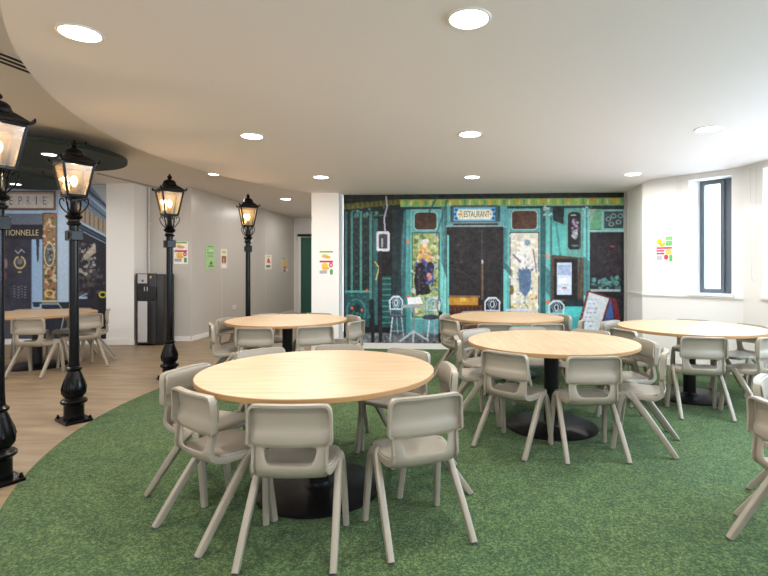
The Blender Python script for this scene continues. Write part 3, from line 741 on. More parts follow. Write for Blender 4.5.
c.rect(70, 184, 107, 338, (38, 38, 50)); c.poly([(70, 184), (107, 184), (107, 228), (70, 200)], (110, 130, 152))
c.poly([(88, 184), (107, 184), (107, 206)], (176, 186, 196)); c.line([(80, 184), (107, 208)], 2, (58, 74, 96)); c.line([(74, 184), (107, 213)], 1.6, (160, 190, 220)); c.line([(70, 190), (107, 219)], 2, (70, 92, 118))
c.poly([(70, 200), (107, 222), (107, 236), (70, 216)], (150, 138, 120)); 
for k in range(9): c.line([(71 + k * 4.4, 201 + k * 2.7), (71 + k * 4.4, 216 + k * 2.2)], 1.1, (92, 84, 80), .8)
c.line([(70, 217), (107, 237)], 2, (150, 184, 214)); c.line([(70, 221), (107, 241)], 1.6, (60, 80, 104)); c.line([(70, 225), (107, 244)], 1.2, (120, 146, 172))
c.dabs(79, 243, 94, 274, [(150, 150, 146), (110, 104, 100), (190, 186, 176), (60, 60, 70)], 60, .6, 2.4, .75); c.poly([(82, 256), (94, 242), (95, 252), (84, 260)], (186, 176, 160), .8)
c.dabs(72, 268, 105, 300, [(30, 32, 42), (64, 62, 70), (90, 84, 80), (24, 26, 34)], 70, 1, 3.2, .7); c.rect(70, 296, 86, 298, (150, 176, 200)); c.line([(70, 300), (86, 293)], 1, (150, 176, 200))
c.ell(101, 297, 4.6, 6, (22, 24, 32)); c.ell(101.5, 294, 4, 3.4, (196, 186, 60), 1, 1.4); c.rect(97, 300, 106, 338, (24, 26, 34)); c.line([(57, 302), (64, 312), (60, 330)], 1.2, (150, 170, 160))
c.noise(W0, 184, 107, 338, 1, 5)
LM0, LM1 = ((W0 - 420) * 9.02 / 500, 9.02), (-5.64, 9.02)
zt = Z_HIGH - .004
lmural = link('mural', c.mesh(LM0, LM1, zt, BH + .002, (0, -1), .004))
tag(lmural, 'wall print of a pale blue Paris shop front behind the far left table', 'mural')
def lm_pt(px, py, off=.005):
    u = (px - W0) / (106 - W0); v = (py - 184) / 154.0
    return Vector((LM0[0] + (LM1[0] - LM0[0]) * u, 9.02 - off, zt + (BH + .002 - zt) * v))
put_text('TRADITIONNELLE', lm_pt(-14, 235.2), lm_pt(38, 229.4), M['letter_gold'], lmural, 'traditional_lettering')
for ch, x in zip('EPRIE', (11, 20, 28.2, 36, 44)):
    put_text(ch, lm_pt(x - (.7 if ch == 'I' else 1.7), 204.5), lm_pt(x + (.7 if ch == 'I' else 1.7), 196.5), M['letter_grey'], lmural, 'sign_letter')

# ================================================================== POSTERS
def poster_fruit(seed, tall=26):
    c = Canvas(0, 0, 18, tall, 3, (240, 238, 236), seed)
    c.rect(1, .6, 17, 2.2, (110, 160, 70)); c.ell(7, 6, 4, 2.2, (236, 186, 60)); c.ell(10, 7, 4, 1.6, (240, 160, 50)); c.ell(7, 6.6, 1.5, 1, (140, 170, 200))
    c.rect(1, 10.6, 17, 12.4, (176, 50, 80)); c.noise(0, 0, 18, tall, .8, 9); c.ell(7, 16, 4, 3, (240, 190, 70)); c.ell(8, 18.6, 4.6, 1.6, (236, 170, 60))
    c.ell(14.2, 15.2, 2.4, 2.6, (190, 60, 80)); c.ell(14.2, 15.2, 1.2, 1.3, (220, 190, 190)); c.rect(1, 20.4, 10, 24.2, (150, 146, 156), .8); c.rrect(13, 19.5, 16.6, 25, (90, 150, 80), 1)
    return c
def hang(cv, P0, P1, z1, z0, nrm, label, name='poster', cat='poster'):
    o = link(name, cv.mesh(P0, P1, z1, z0, nrm, .003)); tag(o, label, cat); return o
def zof(py, D): return CAMH - (py - 267) * D / 500
# pillar poster
D = 8.34
def on_pil(px): return (px - 420) * 8.35 / 500
hang(poster_fruit(1), (on_pil(319), 8.3399), (on_pil(334.3), 8.3399), zof(250.5, D), zof(275.5, D), (0, -1), 'fruit and text poster on the white pillar left of the green mural')
# grey wall poster behind third lamp
D = 9.4
hang(poster_fruit(2, 27), ((174 - 420) * .0188, 9.3999), ((188 - 420) * .0188, 9.3999), zof(241.5, D), zof(264, D), (0, -1), 'white fruit and text poster half hidden behind the third street lamp')
# corridor posters
def on_cor(px):
    k = (px - 420) / 500.0; t = (k * GC[1] - GC[0]) / (cd.x - k * cd.y); p = Vector(GC) + cd * t; return p
cn = (cd.y, -cd.x)
def cor(px0, px1, y0, y1, cv, label, cat='poster', name='poster'):
    a, b = on_cor(px0), on_cor(px1); Dm = (a.y + b.y) / 2
    return hang(cv, tuple(a), tuple(b), zof(y0, Dm), zof(y1, Dm), cn, label, name, cat)
cv = Canvas(0, 0, 9, 24, 4, (168, 208, 150), 3); cv.noise(0, 0, 9, 24, 1, 6)
for y in (1.5, 5, 8, 11): cv.rect(2, y, 7.5, y + .8, (110, 150, 96), .8)
cv.rect(3, 5, 8, 6.4, (206, 226, 196)); cv.poly([(3.6, 19.6), (5.6, 15.6), (6.6, 19.6)], (70, 100, 50)); cv.rect(3, 20.6, 7.6, 21.6, (60, 90, 60))
cor(205.4, 214.8, 244.5, 269, cv, 'tall pale green poster on the grey corridor wall')
cv = Canvas(0, 0, 7, 19, 4, (226, 220, 214), 4); cv.ell(3.6, 3, 2.4, 1.5, (190, 206, 90)); cv.rect(1.2, 7, 5.8, 14, (150, 96, 62)); cv.rect(3, 9, 4, 14, (210, 180, 150)); cv.ell(3.6, 16.6, 2, 1.4, (240, 240, 240))
cor(220.6, 227, 249, 268.4, cv, 'narrow white poster with brown picture beside the tall green one')
cv = Canvas(0, 0, 7, 15, 4, (228, 222, 212), 5); cv.poly([(2, 8), (3, 3), (4.6, 4), (5.6, 9), (4, 8)], (206, 90, 50)); cv.rect(1.4, 10.6, 5.4, 13, (96, 120, 80)); cv.rect(2.4, 1.2, 5.4, 2, (150, 170, 140))
cor(264.8, 271.6, 255, 269.4, cv, 'small white poster with a red drawing, right of the fourth street lamp')
cv = Canvas(0, 0, 8, 15, 4, (206, 200, 190), 6); cv.rect(1, 1, 5, 2, (130, 160, 90)); cv.ell(4, 6, 1.8, 3, (230, 190, 60)); cv.rect(2.6, 9, 5.8, 12, (196, 140, 50)); cv.ell(4, 13.6, 1.4, 1, (120, 80, 130)); cv.rect(6, 12, 8, 14, (236, 232, 226))
cor(281, 288, 257.4, 272, cv, 'small poster with yellow shapes, farthest along the corridor wall')
# right wall poster
def AB_pt(px, off=0):
    t = on_AB(px); p = Vector(WA) + ABd * t; return (p.x, p.y)
cv = Canvas(0, 0, 17.5, 26, 4, (242, 242, 242), 7)
cv.ell(3.4, 5.6, 3.2, 2.8, (238, 190, 60)); cv.ell(6.2, 7.6, 3.2, 3, (240, 170, 50)); cv.ell(6.6, 6, 1.3, 1.6, (206, 190, 170))
cv.rect(10, .6, 17, 4.4, (120, 186, 110)); cv.rect(10, 5, 17, 9.8, (110, 176, 110)); cv.noise(10, 0, 17.5, 10, .8, 16)
cv.rect(5, .8, 9, 1.8, (130, 180, 110))
for y in (11, 13.6, 16.4): cv.rect(.4, y, 9 if y > 12 else 17, y + 2, (196, 70, 100))
cv.noise(0, 10, 17.5, 19, .7, 16); cv.ell(13, 15.6, 3.4, 3, (238, 186, 60)); cv.ell(13, 15, 1.6, .8, (150, 170, 206)); cv.rect(.4, 19.6, 6.4, 24, (150, 154, 160), .8); cv.ell(10.4, 21, 2.4, 2.6, (206, 60, 84)); cv.rrect(13.6, 18.4, 17, 25.4, (90, 180, 100), 1.2)
a, b = AB_pt(656.2), AB_pt(673); Dm = (a[1] + b[1]) / 2
hang(cv, a, b, zof(236, Dm), zof(262.2, Dm), (-ABn.x, -ABn.y), 'colourful fruit poster on the white wall left of the window')

# sockets
def socket(p, d, n, label, w=.085):
    ang = math.atan2(d[1], d[0]); t = thing('wall_socket', label, 'socket', (p[0], p[1], p[2]), ang)
    link('plate', bevel_all(BX(-w, w, -.010, -.001, -.043, .043), .003), M['trim'], t)
    bm = bmesh.new()
    for x in (-.04, .04): box(bm, x - .012, x + .012, -.0112, -.0101, -.012, .012)
    link('outlet', bm, M['edge_trim'], t)
p = on_cor(234); socket((p.x, p.y, zof(307, p.y)), cd, cn, 'small white double socket low on the grey corridor wall')
# pull cord on window side
def cord(name, px, y0, y1, label):
    t = on_AB(px); p = Vector(WA) + ABd * t - ABn * .02
    z1 = zof(y0, p.y); z0 = zof(y1, p.y)
    bm = bmesh.new(); sweep([(p.x, p.y, z1), (p.x, p.y, z0)], (.002, .002), bm, up=(1, 0, 0), n=6, power=2)
    q = p + ABd * .045
    sweep(smooth_path([(p.x, p.y, z0), ((p.x + q.x) / 2, (p.y + q.y) / 2, z0 - .05), (q.x, q.y, z0)]), (.002, .002), bm, n=6, power=2)
    sweep([(q.x, q.y, z0), (q.x, q.y, z1)], (.002, .002), bm, up=(1, 0, 0), n=6, power=2)
    o = link(name, bm, M['cord']); tag(o, label, 'cord')
cord('blind_cord', 678, 180, 262, 'thin looped white blind cord beside the fruit poster near the window')
# second cord on the right wall near corner
bm = bmesh.new()
for yy in (6.24, 6.12): sweep([(XR - .02, yy, 2.64), (XR - .02, 6.18 + (yy - 6.18) * .6, 1.28)], (.002, .002), bm, up=(1, 0, 0), n=6, power=2)
sweep(smooth_path([(XR - .02, 6.216, 1.28), (XR - .02, 6.18, 1.22), (XR - .02, 6.144, 1.28)]), (.002, .002), bm, n=6, power=2, up=(1, 0, 0))
tag(link('blind_cord', bm, M['cord']), 'looped white blind cord hanging at the far right wall corner', 'cord')

# ================================================================== WATER COOLER + PIPE
t = thing('water_cooler', 'tall black water cooler with silver panel standing against the grey wall', 'water cooler', (-4.86, 9.15, 0), 0)
bm = BX(-.235, .26, -.19, .215, .02, 1.27); bevel_all(bm, .012); link('body', bm, M['cooler_side'], t, True)
prof = [(-.235, -.19)] + [(-.045 - .19 * math.cos(a), -.19 - .055 * math.sin(a)) for a in np.linspace(0.05, PI - .05, 14)] + [(.145, -.19)]
bm = prism(prof, 0.03, .80); link('front_panel', bm, M['cooler'], t, True)
bm = prism([(x, y) for x, y in prof], 1.05, 1.285); link('control_head', bm, M['cooler'], t, True)
bm = prism([(-.235, -.191), (-.205, -.215), (-.205, -.191)], .80, 1.05); box(bm, .115, .145, -.215, -.191, .8, 1.05); box(bm, -.20, .11, -.197, -.191, .8, 1.05); link('dispensing_bay', bm, M['cooler'], t)
a_ = np.linspace(R(48), R(104), 10)
pr = [(-.045 - .192 * math.cos(a), -.19 - .060 * math.sin(a)) for a in a_] + [(-.045 - .185 * math.cos(a), -.19 - .05 * math.sin(a)) for a in a_[::-1]]
link('silver_panel', prism(pr, .06, .79), M['silver_strip'], t, True)['label'] = 'brushed silver vertical strip'
pr = [(-.045 - .192 * math.cos(a), -.19 - .060 * math.sin(a)) for a in a_] + [(-.045 - .185 * math.cos(a), -.19 - .05 * math.sin(a)) for a in a_[::-1]]
cp_ = link('control_panel', prism(pr, 1.11, 1.275), M['silver'], t, True)
bm = bmesh.new(); lathe([(0, 0), (.022, 0), (.022, .006), (0, .006)], 16, bm); o = link('button', bm, M['screen_blue'], cp_); o.rotation_euler = (PI / 2, 0, 0); o.location = (-.075, -.25, 1.155)
link('badge', BX(.045, .075, -.243, -.236, 1.20, 1.24), M['amber'], t)
bm = bmesh.new(); lathe([(.008, .97), (.008, 1.05)], 10, bm, c=(-.07, -.205)); lathe([(.008, .97), (.008, 1.05)], 10, bm, c=(-.02, -.205)); link('tap', bm, M['silver'], t)
link('drip_tray', BX(-.15, .06, -.23, -.19, .80, .815), M['cooler'], t)
bm = lathe([(.013, 1.29), (.013, 2.895)], 12, c=(-5.07, 9.36)); box(bm, -5.095, -5.045, 9.345, 9.395, 2.2, 2.23); box(bm, -5.095, -5.045, 9.345, 9.395, 1.6, 1.63)
tag(link('water_pipe', bm, M['pipe'], None, True), 'thin white pipe running from ceiling down to the water cooler', 'pipe')

# ================================================================== STREET LAMPS
def make_lamp(label):
    t = thing('street_lamp', label, 'street lamp', (0, 0, 0), 0, 'black cast iron street lamps along the carpet edge')
    bi = M['black_iron']
    bm = BX(-.135, .135, -.11, .11, 0.001, .03); bevel_all(bm, .008); link('base_plate', bm, bi, t)
    for x in (-.112, .112):
        for y in (-.09, .09): link('bolt', lathe([(.014, .03), (.014, .042), (.009, .045), (.009, .056), (0, .056)], 8, c=(x, y)), bi, t)
    prof = [(.080, .03), (.084, .045), (.080, .06), (.080, .15), (.086, .16), (.104, .172), (.106, .19), (.092, .205), (.074, .214), (.070, .222), (.082, .232), (.094, .25), (.098, .28), (.094, .32), (.078, .38), (.060, .43), (.050, .455), (.062, .468), (.064, .48), (.052, .492), (.046, .50)]
    bm = lathe(prof, 24)
    for k in range(8):   # cast leaf ribs on the baluster
        a = 2 * PI * k / 8
        sweep([((r + .002) * math.cos(a), (r + .002) * math.sin(a), z) for r, z in ((.078, .24), (.094, .27), (.097, .3), (.088, .34), (.072, .39))], [(.004, .003), (.009, .006), (.011, .007), (.008, .006), (.003, .003)], bm, n=6, power=2)
    link('baluster', bm, bi, t, True)
    link('pole', lathe([(.044, .495), (.039, .6), (.036, 1.62), (.038, 1.78)], 20), bi, t, True)
    bm = BX(-.075, .075, -.05, .05, 1.64, 1.73); bevel_all(bm, .006); box(bm, -.03, .03, -.056, .056, 1.655, 1.715)
    link('bracket_box', bm, bi, t)
    link('collar', lathe([(.044, 1.775), (.056, 1.785), (.058, 1.80), (.046, 1.81), (.044, 1.83), (.060, 1.84), (.070, 1.855), (.060, 1.87), (.040, 1.885), (.03, 1.92), (.024, 2.03)], 20), bi, t, True)
    bm0 = None
    for k in range(4):
        a = PI / 4 + k * PI / 2
        P = [(.03, 1.87), (.055, 1.89), (.10, 1.935), (.122, 1.985), (.11, 2.02), (.085, 2.012), (.088, 1.995)]
        P2 = [(.03, 1.875), (.055, 1.92), (.05, 1.97), (.075, 2.035)]
        bm = sweep(smooth_path([(r * math.cos(a), r * math.sin(a), z) for r, z in P], 4), (.006, .006), n=6, power=2)
        sweep(smooth_path([(r * math.cos(a), r * math.sin(a), z) for r, z in P2], 4), (.005, .005), bm, n=6, power=2)
        link('scroll_bracket', bm, bi, t, True)
    # lantern: tapered square
    zb, ztp, hb, ht = 2.035, 2.335, .072, .122
    def cor_(s, z): 
        f = (z - zb) / (ztp - zb); h = hb + (ht - hb) * f; return (s[0] * h, s[1] * h, z)
    bm = bmesh.new(); C4 = [(1, 1), (-1, 1), (-1, -1), (1, -1)]
    for s in C4: sweep([cor_(s, zb), cor_(s, ztp)], (.010, .010), bm, n=8, up=(1, 0, 0))
    for i in range(4):
        for z, w in ((zb + .008, .012), (ztp - .008, .013)): sweep([cor_(C4[i], z), cor_(C4[(i + 1) % 4], z)], (.009, w), bm, n=8)
    box(bm, -hb, hb, -hb, hb, zb - .006, zb + .004)
    lan = link('lantern_frame', bm, bi, t)
    for i in range(4):
        p, q = C4[i], C4[(i + 1) % 4]; bm = bmesh.new()
        vs = [Vector(cor_(p, zb + .01)), Vector(cor_(q, zb + .01)), Vector(cor_(q, ztp - .01)), Vector(cor_(p, ztp - .01))]
        nn = (vs[1] - vs[0]).cross(vs[3] - vs[0]).normalized() * .0015
        A_ = [bm.verts.new(v + nn) for v in vs]; B_ = [bm.verts.new(v - nn) for v in vs]
        bm.faces.new(A_); bm.faces.new(B_[::-1])
        for k in range(4): bm.faces.new((A_[k], B_[k], B_[(k + 1) % 4], A_[(k + 1) % 4]))
        link('glass_pane', bm, M['lantern_glass'], t)
    # roof
    def sq(bm, lv):
        rings = [[bm.verts.new((s[0] * h, s[1] * h, z)) for s in C4] for h, z in lv]
        for a, b in zip(rings, rings[1:]):
            for k in range(4): bm.faces.new((a[k], a[(k + 1) % 4], b[(k + 1) % 4], b[k]))
        bm.faces.new(rings[0][::-1]); bm.faces.new(rings[-1]); bmesh.ops.recalc_face_normals(bm, faces=bm.faces); return bm
    bm = sq(bmesh.new(), [(.125, 2.335), (.145, 2.338), (.145, 2.350), (.128, 2.360), (.092, 2.392), (.070, 2.41)])
    for s in C4:
        sweep([(s[0] * .138, s[1] * .138, 2.345), (s[0] * .150, s[1] * .150, 2.362), (s[0] * .153, s[1] * .153, 2.380)], [(.012, .012), (.010, .010), (.003, .003)], bm, n=6, up=(1, 0, 0))
    link('roof', bm, bi, t)
    link('dome', lathe([(.082, 2.405), (.086, 2.42), (.076, 2.43), (.074, 2.44), (.068, 2.458), (.05, 2.474), (.03, 2.482), (.022, 2.486)], 20), bi, t, True)
    link('finial', lathe([(.022, 2.484), (.016, 2.492), (.026, 2.50), (.03, 2.512), (.024, 2.524), (.012, 2.532), (.014, 2.538), (.008, 2.548), (0, 2.556)], 14), bi, t, True)
    link('bulb_holder', lathe([(.016, 2.04), (.016, 2.075), (.02, 2.08), (.02, 2.13), (.012, 2.135)], 12), M['brass'], t, True)
    link('bulb', lathe([(.010, 2.135), (.018, 2.15), (.026, 2.172), (.027, 2.19), (.02, 2.21), (.008, 2.223), (0, 2.226)], 14), M['bulb'], t, True)
    return t
LA = [((-2.748, 3.25), 'black street lamp cut by the left edge, nearest the camera'),
      ((-3.145, 4.545), 'black street lamp second from the left, before the far left table'),
      ((-3.10, 6.19), 'black street lamp standing right beside the water cooler'),
      ((-2.70, 7.85), 'black street lamp farthest back, behind the round table by the corridor')]
lamp0 = make_lamp(LA[0][1]); lamp0.location = (LA[0][0][0], LA[0][0][1], 0); lamp0.rotation_euler = (0, 0, R(-32))
lamps = [lamp0]
for (p, lb), rz in zip(LA[1:], (R(-37), R(-45), R(-62))): lamps.append(dup(lamp0, (p[0], p[1], 0), rz, lb))
for (p, lb) in LA:
    l = bpy.data.lights.new('lantern_glow', 'POINT'); l.energy = 9; l.color = (1, .66, .34); l.shadow_soft_size = .028
    o = bpy.data.objects.new('lantern_glow', l); COL.objects.link(o); o.location = (p[0], p[1], 2.255)

# ================================================================== TABLES
def make_table(label):
    t = thing('round_table', label, 'table', (0, 0, 0), 0, 'round oak topped pedestal tables')
    bm = lathe([(0, H_TABLE - .030), (.722, H_TABLE - .030), (.725, H_TABLE - .027), (.725, H_TABLE - .003), (.722, H_TABLE), (0, H_TABLE)], 96)
    for f in bm.faces:
        if abs(f.normal.z) < .9: f.material_index = 1
    me = bpy.data.meshes.new('tabletop'); bm.to_mesh(me); bm.free(); me.materials.append(M['oak']); me.materials.append(M['oak_edge'])
    link('tabletop', me, None, t)
    link('column', lathe([(.062, .02), (.062, H_TABLE - .045), (.0, H_TABLE - .045)], 28), M['black_metal'], t, True)
    link('base_plate', lathe([(0, 0.0), (.392, 0.0), (.392, .012), (.385, .018), (.10, .022), (.07, .035), (.062, .05)], 64), M['black_metal'], t, True)
    bm = BX(-.25, .25, -.03, .03, H_TABLE - .045, H_TABLE - .0305); box(bm, -.03, .03, -.25, .25, H_TABLE - .0452, H_TABLE - .0305); link('top_bracket', bm, M['black_metal'], t)
    return t
TB = [((-.637, 3.155), 0, 'round oak table in the left foreground, largest in view'),
      ((1.15, 4.385), 90, 'round oak table right of centre with open black base disc'),
      ((1.12, 6.51), 10, 'round oak table in front of the restaurant door of the green mural'),
      ((-1.63, 6.15), 5, 'round oak table near the white pillar and last street lamp'),
      ((2.91, 5.40), 20, 'round oak table at right by the window wall'),
      ((-5.42, 7.08), 0, 'round oak table at far left before the blue shop mural')]
Z0 = {5: 0.001}
table0 = None
for i, (p, rz, lb) in enumerate(TB):
    z = .006 if i != 5 else .0
    if i == 0: table0 = make_table(lb); table0.location = (p[0], p[1], z); table0.rotation_euler = (0, 0, R(rz))
    else: dup(table0, (p[0], p[1], z), R(rz), lb)

# ================================================================== CHAIRS
def make_chair(label):
    t = thing('school_chair', label, 'chair', (0, 0, 0), 0)
    pl = M['plastic']
    # ---- seat
    bm = bmesh.new(); N = 11; g = []
    for j in range(N):
        v = -1 + 2 * j / (N - 1); row = []
        for i in range(N):
            u = -1 + 2 * i / (N - 1)
            # square to rounded square
            x = u * math.sqrt(1 - .5 * v * v * abs(v) ** 2.2 * .55); y = v * math.sqrt(1 - .5 * u * u * abs(u) ** 2.2 * .55)
            hw = .186 + .012 * (y + 1) / 2
            X = x * hw; Y = .035 + y * .195
            Z = .437 - .012 * (1 - u * u) * (1 - max(0, v) ** 2) - .016 * max(0, v - .5) ** 2 * 4 + .006 * max(0, -v) ** 3
            row.append(bm.verts.new((X, Y, Z)))
        g.append(row)
    for j in range(N - 1):
        for i in range(N - 1): bm.faces.new((g[j][i], g[j][i + 1], g[j + 1][i + 1], g[j + 1][i]))
    me = baked(bm, [('SOLIDIFY', dict(thickness=.034, offset=-1)), ('SUBSURF', dict(levels=1, render_levels=1))])
    link('seat', me, pl, t, True)
    # ---- backrest shell with opening
    rows = [(.382, -.120, .166, .66), (.395, -.146, .171, .64), (.412, -.162, .174, .62), (.432, -.172, .1755, .60), (.453, -.174, .176, .60), (.497, -.168, .1765, .67), (.540, -.161, .1775, .74),
            (.551, -.165, .179, .74), (.558, -.169, .1955, .74), (.563, -.170, .199, .74), (.582, -.170, .200, .74), (.606, -.166, .1995, .74), (.614, -.154, .1985, .74), (.66, -.152, .198, .74), (.70, -.157, .1965, .74), (.722, -.162, .193, .74), (.735, -.166, .185, .74), (.741, -.170, .170, .74)]
    bm = bmesh.new(); grid = []; NI = 6
    for z, y, w, h in rows:
        us = [-1, -(1 + h) / 2] + [-h + 2 * h * k / NI for k in range(NI + 1)] + [(1 + h) / 2, 1]
        grid.append([bm.verts.new((u * w, y + .022 * (abs(u) ** 2) - .010, z)) for u in us])
    for j in range(len(rows) - 1):
        hole = 4 <= j < 6
        for i in range(len(grid[0]) - 1):
            if hole and 2 <= i < 2 + NI: continue
            bm.faces.new((grid[j][i], grid[j][i + 1], grid[j + 1][i + 1], grid[j + 1][i]))
    bmesh.ops.recalc_face_normals(bm, faces=bm.faces)
    shell = baked(bm, [('SOLIDIFY', dict(thickness=.011, offset=0)), ('SUBSURF', dict(levels=1, render_levels=1))])
    bm = bmesh.new(); bm.from_mesh(shell)
    # stiff rim: up one side, over the top, down the other, standing proud of the rear face
    side = []
    for z, y, w, h in rows[3:17]: side.append((w - .002, (-.168 if z > .56 else y) + .012 - max(0, z - .66) * .1, z))
    top = [(w * s, -.176 + .030 * s * s - .006, .7435) for s in (.93, .75, .5, .25, 0)] if True else []
    top = [(.193 * s, -.182 + .022 * s * s + .004, .7425 - .0035 * (s > .9)) for s in (.91, .75, .5, .25, 0)]
    half = side + top
    path = half + [(-x, y, z) for x, y, z in half[::-1][1:]]
    # section: thin across, deep front-to-back
    sizes = []; n = len(path)
    ringprev = None
    for i, p in enumerate(path):
        a = Vector(path[max(i - 1, 0)]); b = Vector(path[min(i + 1, n - 1)]); tdir = (b - a); tdir.y = 0; tdir.normalize()
        nrm = Vector((tdir.z, 0, -tdir.x)); P = Vector(p); dep = .021 if P.z > .56 else .014; th = .006
        zf = 1
        c4 = [P + nrm * th + Vector((0, .004, 0)), P + nrm * th + Vector((0, -dep * 1.5, 0)), P - nrm * th + Vector((0, -dep * 1.5, 0)), P - nrm * th + Vector((0, .004, 0))]
        ring = [bm.verts.new(q) for q in c4]
        if ringprev:
            for k in range(4): bm.faces.new((ringprev[k], ringprev[(k + 1) % 4], ring[(k + 1) % 4], ring[k]))
        else: bm.faces.new(ring[::-1])
        ringprev = ring
    bm.faces.new(ringprev)
    # side gussets flowing from the rim to the seat sides
    for s in (-1, 1):
        sweep(smooth_path([(s * .175, -.170, .47), (s * .176, -.160, .432), (s * .180, -.120, .412), (s * .187, -.05, .408), (s * .191, .03, .410)], 4),
              [(.007, .016)] * 4 + [(.008, .018)] * 4 + [(.009, .020)] * 4 + [(.010, .018)] * 5, bm, n=10, power=3)
    bmesh.ops.recalc_face_normals(bm, faces=bm.faces)
    link('backrest', bm, pl, t, True)
    # ---- legs
    for s in (-1, 1):
        rear = smooth_path([(s * .186, .085, .418), (s * .196, .045, .412), (s * .203, -.01, .355), (s * .214, -.14, .180), (s * .222, -.265, .004)], 4)
        k = len(rear); bm = sweep(rear, [(.0165 + .002 * math.sin(PI * i / (k - 1)), .027 - .008 * i / (k - 1)) for i in range(k)], n=12, power=3.5, up=(0, 1, 0))
        for v in bm.verts: v.co.z = max(v.co.z, .004)
        lg = link('leg', bm, pl, t, True)
        link('foot_cap', BX(s * .222 - .012, s * .222 + .012, -.281, -.249, 0, .006), M['rubber'], lg)
        front = smooth_path([(s * .186, .060, .418), (s * .196, .095, .408), (s * .203, .125, .345), (s * .210, .150, .18), (s * .216, .172, .004)], 4)
        k = len(front); bm = sweep(front, [(.016 + .002 * math.sin(PI * i / (k - 1)), .025 - .007 * i / (k - 1)) for i in range(k)], n=12, power=3.5, up=(0, 1, 0))
        for v in bm.verts: v.co.z = max(v.co.z, .004)
        lg = link('leg', bm, pl, t, True)
        link('foot_cap', BX(s * .216 - .012, s * .216 + .012, .157, .187, 0, .006), M['rubber'], lg)
    return t

